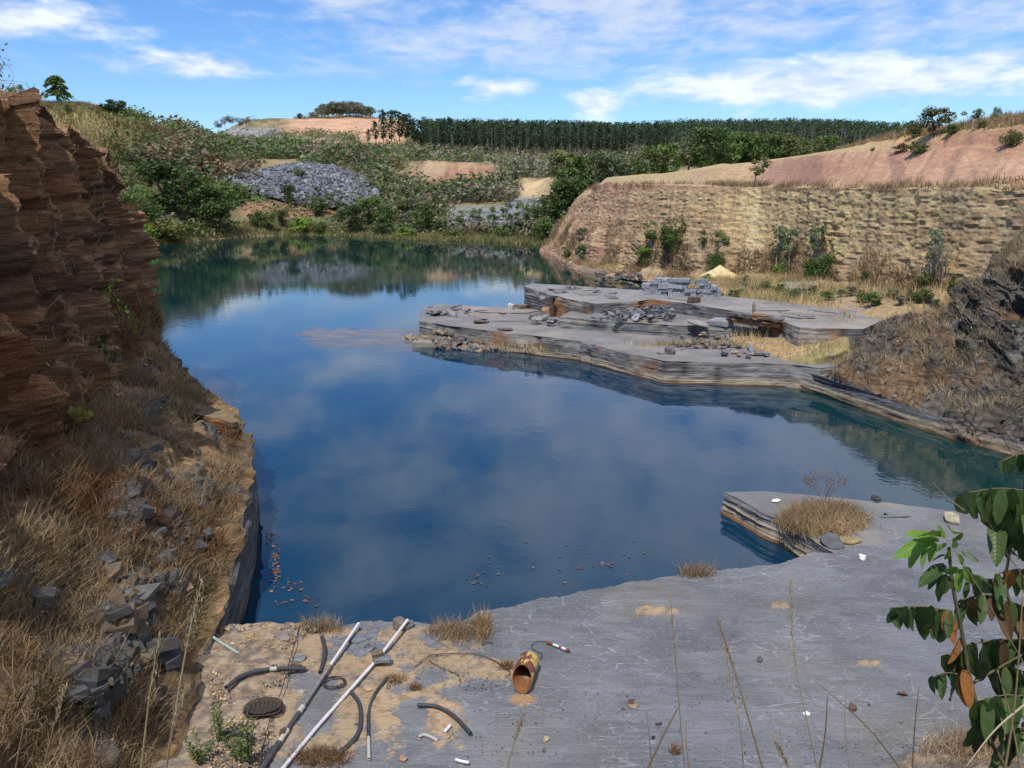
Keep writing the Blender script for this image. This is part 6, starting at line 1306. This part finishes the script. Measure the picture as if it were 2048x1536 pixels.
# ---- floating debris on the water
def debris():
    rng = np.random.default_rng(9)
    def film(name, spots_, s0, s1, cols, label):
        Vs, Fs, Cc = [], [], []
        for i, (px, py) in enumerate(spots_):
            c = G(px, py, .006); r = rng.uniform(s0, s1); a = np.linspace(0, 2*math.pi, 7, endpoint=False)+rng.uniform(0, 6); rr = r*rng.uniform(.5, 1.1, 7)
            Vs.append(np.stack([c[0]+np.cos(a)*rr, c[1]+np.sin(a)*rr, c[2]+rng.uniform(0, .012, 7)], -1)); Fs.append(np.arange(7)[None]+7*i); Cc.append(np.tile(np.array(cols[rng.integers(len(cols))])*rng.uniform(.7, 1.2), (7, 1)))
        tag(mk(name, np.vstack(Vs), np.vstack(Fs), M_rock, np.vstack(Cc)), label, 'floating debris', None, 'stuff')
    RC = ((.13, .065, .06), (.17, .09, .075), (.09, .05, .05), (.20, .12, .10))
    sp = []
    for (cx, cy, sx, sy, n) in [(552, 1135, 6, 20, 90), (545, 1065, 12, 12, 20), (590, 1175, 12, 6, 18), (548, 1095, 6, 10, 22), (612, 1200, 12, 5, 14), (570, 1205, 10, 4, 10), (485, 890, 8, 30, 14), (1212, 1128, 8, 3, 14), (1160, 1136, 5, 2, 8), (1460, 985, 60, 12, 0)]: sp += [(rng.normal(cx, sx), rng.normal(cy, sy)) for _ in range(n)]
    film('floating_leaves', sp, .008, .042, RC, 'reddish dead leaves floating near the left wall')
    sp = [(rng.uniform(940, 1300), rng.uniform(1080, 1180)) for _ in range(30)]+[(rng.normal(960, 15), rng.normal(1158, 10)) for _ in range(14)]+[(rng.uniform(590, 615), rng.uniform(664, 672)) for _ in range(16)]
    film('floating_specks', sp, .012, .04, ((.14, .12, .11), (.12, .08, .07)), 'pale specks floating on the dark open water')
    # thin dusty film on the water left of the bench
    m = bpy.data.materials.new('dust_film'); m.use_nodes = True; t = m.node_tree; t.nodes.clear(); k = N(t); co = k.n('ShaderNodeTexCoord').outputs['Object']
    at = k.n('ShaderNodeAttribute', attribute_name='Col').outputs[2]; ns = k.noise(k.n('ShaderNodeMapping', {0: co, 'Scale': (.5, 1.2, 1)}).outputs[0], 1.0, 6, .7)
    fac = k.math('MULTIPLY', at, k.ss(ns, .30, .62, .25, .75), clamp=True)
    d = k.n('ShaderNodeBsdfDiffuse', {'Color': (.30, .27, .28, 1)}); tr = k.n('ShaderNodeBsdfTransparent'); mx = k.n('ShaderNodeMixShader', {0: fac, 1: tr.outputs[0], 2: d.outputs[0]}); o = k.n('ShaderNodeOutputMaterial'); t.links.new(mx.outputs[0], o.inputs[0])
    xs, ys = np.linspace(570, 850, 120), np.linspace(650, 712, 70); P = np.array([[G(a, b, .010) for b in ys] for a in xs]); X, Y = np.meshgrid(xs, ys, indexing='ij')
    n = fbm(X/22, Y/5, 0, 5, 601, .6); msk = sst(X+n*50, 590, 640)*(1-sst(X, 825, 848))*sst(Y+n*6, 654, 662)*(1-sst(Y+n*22-(X-600)*.05, 672, 704))*(.75+n*.5)
    o = mk('dust_film', P.reshape(-1, 3), gridF(120, 70), m, np.repeat(msk.reshape(-1, 1), 3, 1)); tag(o, 'pale dusty film on the water left of the slate bench', 'film', None, 'stuff')
debris()
# ============================================================ the big-leaved shrub by the viewpoint
def leaf_mesh(seed, L=1.0, w_=.175, curl=.22, hole=False):
    rng = np.random.default_rng(seed); nu, nv = 11, 5; V = []
    for i in range(nu):
        t = i/(nu-1); hw = w_*(math.sin(math.pi*min(t*.94+.04, 1))**.62)*(1-.25*t)*(1+.0*t)+.004
        if t > .93: hw *= .35
        for j in range(nv):
            s = (j-(nv-1)/2)/((nv-1)/2); V.append((s*hw*(1+rng.normal()*.04), L*t, -curl*t*t*L*.6+abs(s)*hw*.40+math.sin(t*16+s*2)*.008+rng.normal()*.004))
    return np.array(V), gridF(nu, nv)[:, ::-1]
def big_leafmat(name, c1, c2, gloss=.45):
    m = bpy.data.materials.new(name); m.use_nodes = True; t = m.node_tree; t.nodes.clear(); k = N(t); co = k.n('ShaderNodeTexCoord').outputs['Object']
    x, y, z = k.n('ShaderNodeSeparateXYZ', {0: co}).outputs; ax = k.math('ABSOLUTE', x)
    mid = k.ss(ax, .0, .009, 1.0, 0.0); v = k.math('FRACT', k.math('MULTIPLY', k.math('SUBTRACT', y, k.math('MULTIPLY', ax, .7)), 13.0)); vein = k.ss(k.math('ABSOLUTE', k.math('SUBTRACT', v, .5)), .0, .09, .55, 0.0)
    rn = k.n('ShaderNodeObjectInfo').outputs['Random']; base = k.mix(k.ss(k.math('ADD', k.noise(co, 4, 4, .6), k.math('MULTIPLY', rn, .5)), .5, .95), c1, c2)
    c = k.mix(k.math('MAXIMUM', mid, vein), base, tuple(min(1, q*1.8+.01) for q in c1)); c = k.mix(k.ss(k.noise(co, 22, 3, .6), .66, .70), c, (.10, .06, .025))
    bm = k.n('ShaderNodeBump', {'Height': k.math('MAXIMUM', mid, vein), 'Strength': .6, 'Distance': .01, }, invert=True).outputs[0]
    b = k.n('ShaderNodeBsdfPrincipled', {'Base Color': c, 'Roughness': gloss, 'Normal': bm, 'Specular IOR Level': .35}); tr = k.n('ShaderNodeBsdfTranslucent', {'Color': c}); mx = k.n('ShaderNodeMixShader', {0: .28, 1: b.outputs[0], 2: tr.outputs[0]})
    o = k.n('ShaderNodeOutputMaterial'); t.links.new(mx.outputs[0], o.inputs[0]); return m
def big_shrub():
    rng = np.random.default_rng(77); D0 = 2.55
    MT = {'g': big_leafmat('dark_green_leaf', (.05, .095, .024), (.085, .125, .034)), 'l': big_leafmat('young_green_leaf', (.14, .27, .035), (.20, .32, .05)), 'o': big_leafmat('orange_dead_leaf', (.42, .16, .025), (.25, .10, .03), .7), 'b': big_leafmat('brown_dead_leaf', (.10, .055, .025), (.17, .10, .03), .7)}
    ML = {k: [mk('leaf', *leaf_mesh(i*7+ord(k)), m, None, True, link=False) for i in range(5)] for k, m in MT.items()}
    e = empty('big_leaved_shrub', PD(2075, 1620, D0), 'shrub with large drooping compound leaves, some lime green and some orange, at the right edge', 'shrub'); c0 = np.array(e.location)
    def P(px, py, dd=0): return PD(px, py, D0+dd)
    def add(a, b, kind, dd=0):
        a3 = P(a[0], a[1], dd+rng.normal()*.03); b3 = P(b[0], b[1], dd+rng.normal()*.05); y = b3-a3; L = np.linalg.norm(y); y = y/L
        vw = np.array((0, 0, HC))-a3; vw /= np.linalg.norm(vw); z = vw+rng.normal(size=3)*.45+np.array((-.2, 0, .5)); z -= y*np.dot(z, y); z /= np.linalg.norm(z); x = np.cross(y, z)
        from mathutils import Matrix
        M = Matrix(((x[0]*L, y[0]*L, z[0]*L, a3[0]-c0[0]), (x[1]*L, y[1]*L, z[1]*L, a3[1]-c0[1]), (x[2]*L, y[2]*L, z[2]*L, a3[2]-c0[2]), (0, 0, 0, 1)))
        o = obj('leaf', ML[kind][int(rng.integers(5))], e); o.matrix_local = M
        if kind == 'o' and L > .09: o['label'] = 'orange dead leaf'
    def rachis(pts, r=.0035, dd=0, name='leaf_stalk'):
        q = crom(np.array([P(a[0], a[1], dd) for a in pts]), 14)-c0; V, Fs = tube(q, np.linspace(r, r*.6, 14), 6); mk(name, V, Fs, M_wood, np.tile((.13, .11, .06), (len(V), 1)), True, e)
    rachis([(2085, 1640), (1990, 1500), (1945, 1380), (1925, 1270), (1905, 1170), (1898, 1095)], .009, 0, 'stem'); rachis([(2110, 1560), (2070, 1400), (2035, 1260), (2012, 1170), (2020, 1100)], .008, .05, 'stem'); rachis([(1940, 1370), (1990, 1340), (2060, 1300)], .006, .02, 'stem')
    def comp(p0, p1, n, ln, kinds, down=(0, 1), dd=0, sag=8, spread=14):
        rachis([p0, ((p0[0]+p1[0])/2, (p0[1]+p1[1])/2-sag), p1], .003, dd)
        n = int(n*1.35)
        for i in range(n):
            t = (i+.5)/n; x = lerp(p0[0], p1[0], t); y = lerp(p0[1], p1[1], t)-sag*4*t*(1-t); L = ln*rng.uniform(.75, 1.12)*(1-.25*t)
            add((x, y), (x+down[0]*L+rng.normal()*spread*.5, y+down[1]*L), kinds[i % len(kinds)], dd+(.03 if i % 2 else -.02))
    comp((2075, 985), (1922, 988), 11, 82, 'g', (-.08, 1), 0, 10, 14); comp((2100, 1020), (1990, 1030), 7, 120, 'g', (-.05, 1), .08, 6); comp((2060, 905), (1998, 925), 4, 46, 'g', (0, 1), .05, 4)
    for a, b in [((1868, 1078), (1790, 1112)), ((1850, 1082), (1812, 1136)), ((1862, 1084), (1838, 1132)), ((1872, 1086), (1856, 1126)), ((1878, 1080), (1815, 1064)), ((1880, 1074), (1832, 1060)), ((1888, 1076), (1878, 1050)), ((1893, 1086), (1860, 1102)), ((1900, 1100), (1890, 1122)), ((1905, 1096), (1915, 1075)),
                 ((1915, 1108), (1930, 1132)), ((1925, 1102), (1950, 1128)), ((1930, 1104), (1960, 1120)), ((1915, 1134), (1886, 1150)), ((1922, 1138), (1913, 1188)), ((1926, 1136), (1955, 1175)), ((1924, 1134), (1948, 1158)), ((1904, 1066), (1912, 1052)), ((1908, 1080), (1925, 1070))]: add(a, b, 'l', -.04)
    for a, b in [((1890, 1130), (1838, 1168)), ((1888, 1140), (1852, 1178)), ((1895, 1150), (1868, 1205)), ((1905, 1150), (1885, 1190)), ((1940, 1150), (1972, 1180)), ((1950, 1152), (1990, 1172)), ((1945, 1160), (1962, 1196)), ((1890, 1110), (1862, 1120))]: add(a, b, 'g', .03)
    comp((1905, 1222), (1778, 1216), 9, 66, 'ggggggggg', (-.04, 1), 0, 6); add((1898, 1224), (1908, 1288), 'o', -.05); add((1893, 1222), (1888, 1268), 'o', -.03); add((1890, 1228), (1876, 1292), 'g', -.02)
    comp((1920, 1200), (2010, 1192), 7, 66, 'ggbg', (.06, 1), .02, 6); comp((1930, 1165), (2000, 1160), 4, 45, 'gbg', (.05, 1), .05, 4)
    comp((1935, 1290), (2075, 1282), 10, 80, 'gggbggbg', (.02, 1), .03, 8); comp((1990, 1150), (2070, 1140), 6, 70, 'gbog', (.1, 1), .06, 6); comp((2000, 1200), (2075, 1230), 6, 80, 'bbgb', (0, 1), .08, 6)
    add((1928, 1340), (1942, 1418), 'o', -.06); add((1932, 1342), (1926, 1404), 'o', -.03); add((1920, 1275), (1902, 1330), 'o', .0)
    comp((1915, 1348), (1862, 1356), 4, 62, 'g', (-.05, 1), .0, 6); comp((1950, 1405), (2070, 1395), 9, 84, 'g', (-.05, 1), -.02, 10); comp((1985, 1335), (2060, 1350), 6, 90, 'g', (.02, 1), .05, 8); comp((1940, 1450), (2060, 1460), 6, 60, 'gb', (-.3, .9), .08, 4)
    comp((1930, 1300), (1890, 1320), 3, 70, 'gbg', (.1, 1), .06, 4); comp((2075, 1440), (1990, 1500), 6, 70, 'g', (-.2, 1), .1, 4); comp((2090, 1060), (2030, 1080), 4, 60, 'g', (0, 1), .1, 4)
    for a in [((1990, 1080), (2015, 1060)), ((2005, 1090), (2035, 1075)), ((2010, 1100), (1985, 1112)), ((2015, 1105), (2045, 1110)), ((2020, 1095), (2010, 1070))]: add(a[0], a[1], 'g', .05)
big_shrub()
def stalks():
    L = [((320, 1262), (298, 1400), (280, 1560), 2.6, 6, 'tall seeding grass stalk in front of the left slope'), ((404, 1160), (372, 1300), (325, 1580), 2.6, 6, 'tallest seeding grass stalk at the left, crossing the dry slope'), ((72, 1345), (50, 1440), (25, 1570), 2.4, 5, 'grass stalk nearest the left edge'), ((130, 1370), (108, 1450), (78, 1570), 2.5, 4, 'thin grass stalk second from the left edge'),
         ((375, 1370), (345, 1450), (328, 1570), 2.3, 4, 'pale grass stalk close behind the tallest one'), ((1048, 1425), (1030, 1480), (1005, 1570), 2.2, 4, 'short grass stalk at the bottom right of the rusty pipe'), ((1362, 1405), (1330, 1465), (1280, 1570), 2.1, 6, 'thick slanting straw at the bottom of the slate'), ((1434, 1235), (1475, 1360), (1535, 1570), 2.3, 5, 'long pale stalk arching over the middle of the slate'),
         ((1450, 1300), (1478, 1440), (1490, 1570), 2.5, 3, 'thin stalk just beside the long pale arching one'), ((1581, 1165), (1592, 1330), (1645, 1580), 2.2, 4, 'tall brown stalk rising past the dry grass on the point'), ((1640, 1370), (1740, 1460), (1840, 1590), 2.0, 5, 'thin brown stem slanting down to the bottom right'), ((1372, 1438), (1374, 1500), (1385, 1580), 2.2, 4, 'dark stiff stem at the bottom right of the thick straw'),
         ((1292, 1418), (1300, 1490), (1304, 1580), 2.4, 3, 'fine white stalk left of the thick straw'), ((1695, 1350), (1690, 1450), (1705, 1580), 2.4, 3, 'fine upright stalk left of the leafy shrub'), ((1838, 1372), (1830, 1450), (1822, 1580), 2.0, 4, 'pale upright stalk under the leafy shrub'), ((1550, 1480), (1575, 1530), (1590, 1590), 2.1, 3, 'short thin stalk at the bottom centre right'),
         ((1885, 1065), (1960, 1180), (2080, 1380), 2.35, 3, 'thin straw crossing in front of the leafy shrub'), ((1866, 966), (1895, 995), (1930, 1022), 2.5, 3, 'straight straw sticking out left of the top leaves'), ((1975, 1040), (2010, 1100), (2090, 1220), 2.3, 2.5, 'fine straw beside the top leaves at the right edge'), ((2046, 1180), (2030, 1400), (2000, 1600), 2.0, 7, 'thick straw stem at the right edge'),
         ((1995, 1340), (2025, 1450), (2050, 1600), 2.1, 5, 'bent grey straw in the lower right corner'), ((1930, 1536), (1990, 1460), (2060, 1400), 2.0, 6, 'brown straw leaning right in the bottom corner'), ((1655, 1390), (1650, 1470), (1630, 1590), 2.1, 5, 'reddish blade at the bottom right'), ((1340, 1180), (1352, 1330), (1372, 1580), 2.9, 2.5, 'very fine seed stalk in front of the middle of the slate')]
    rng = np.random.default_rng(15)
    for i, (a, b, c, D, wpx, lab) in enumerate(L):
        q = crom(np.array([PD(c[0], c[1], D), PD(b[0], b[1], D), PD(a[0], a[1], D)]), 22); base = q[0].copy(); r = wpx/F*D*.5
        e = empty('grass_stalk', base, lab, 'grass stalk'); V, Fs = tube(q-base, np.linspace(r, r*.35, 22), 5); col = [(.42, .32, .17), (.48, .40, .26), (.30, .20, .11), (.38, .27, .14)][i % 4]; mk('stem', V, Fs, M_dry, np.tile(col, (len(V), 1)), True, e)
        if i in (0, 1, 2, 3, 4, 5, 7, 8, 9, 15, 23):
            cs = q[11:]-base; pp = np.repeat(cs, 8, 0)+rng.normal(size=(len(cs)*8, 3))*r*1.5; Vb, Fb, Cb = blades(pp-(0, 0, .01), rng.uniform(.015, .035, len(pp)), .0025, rng, .25, (0, 0, 1), (col, (.50, .40, .24))); mk('seed_head', Vb, Fb, M_dry, Cb, parent=e)
stalks()
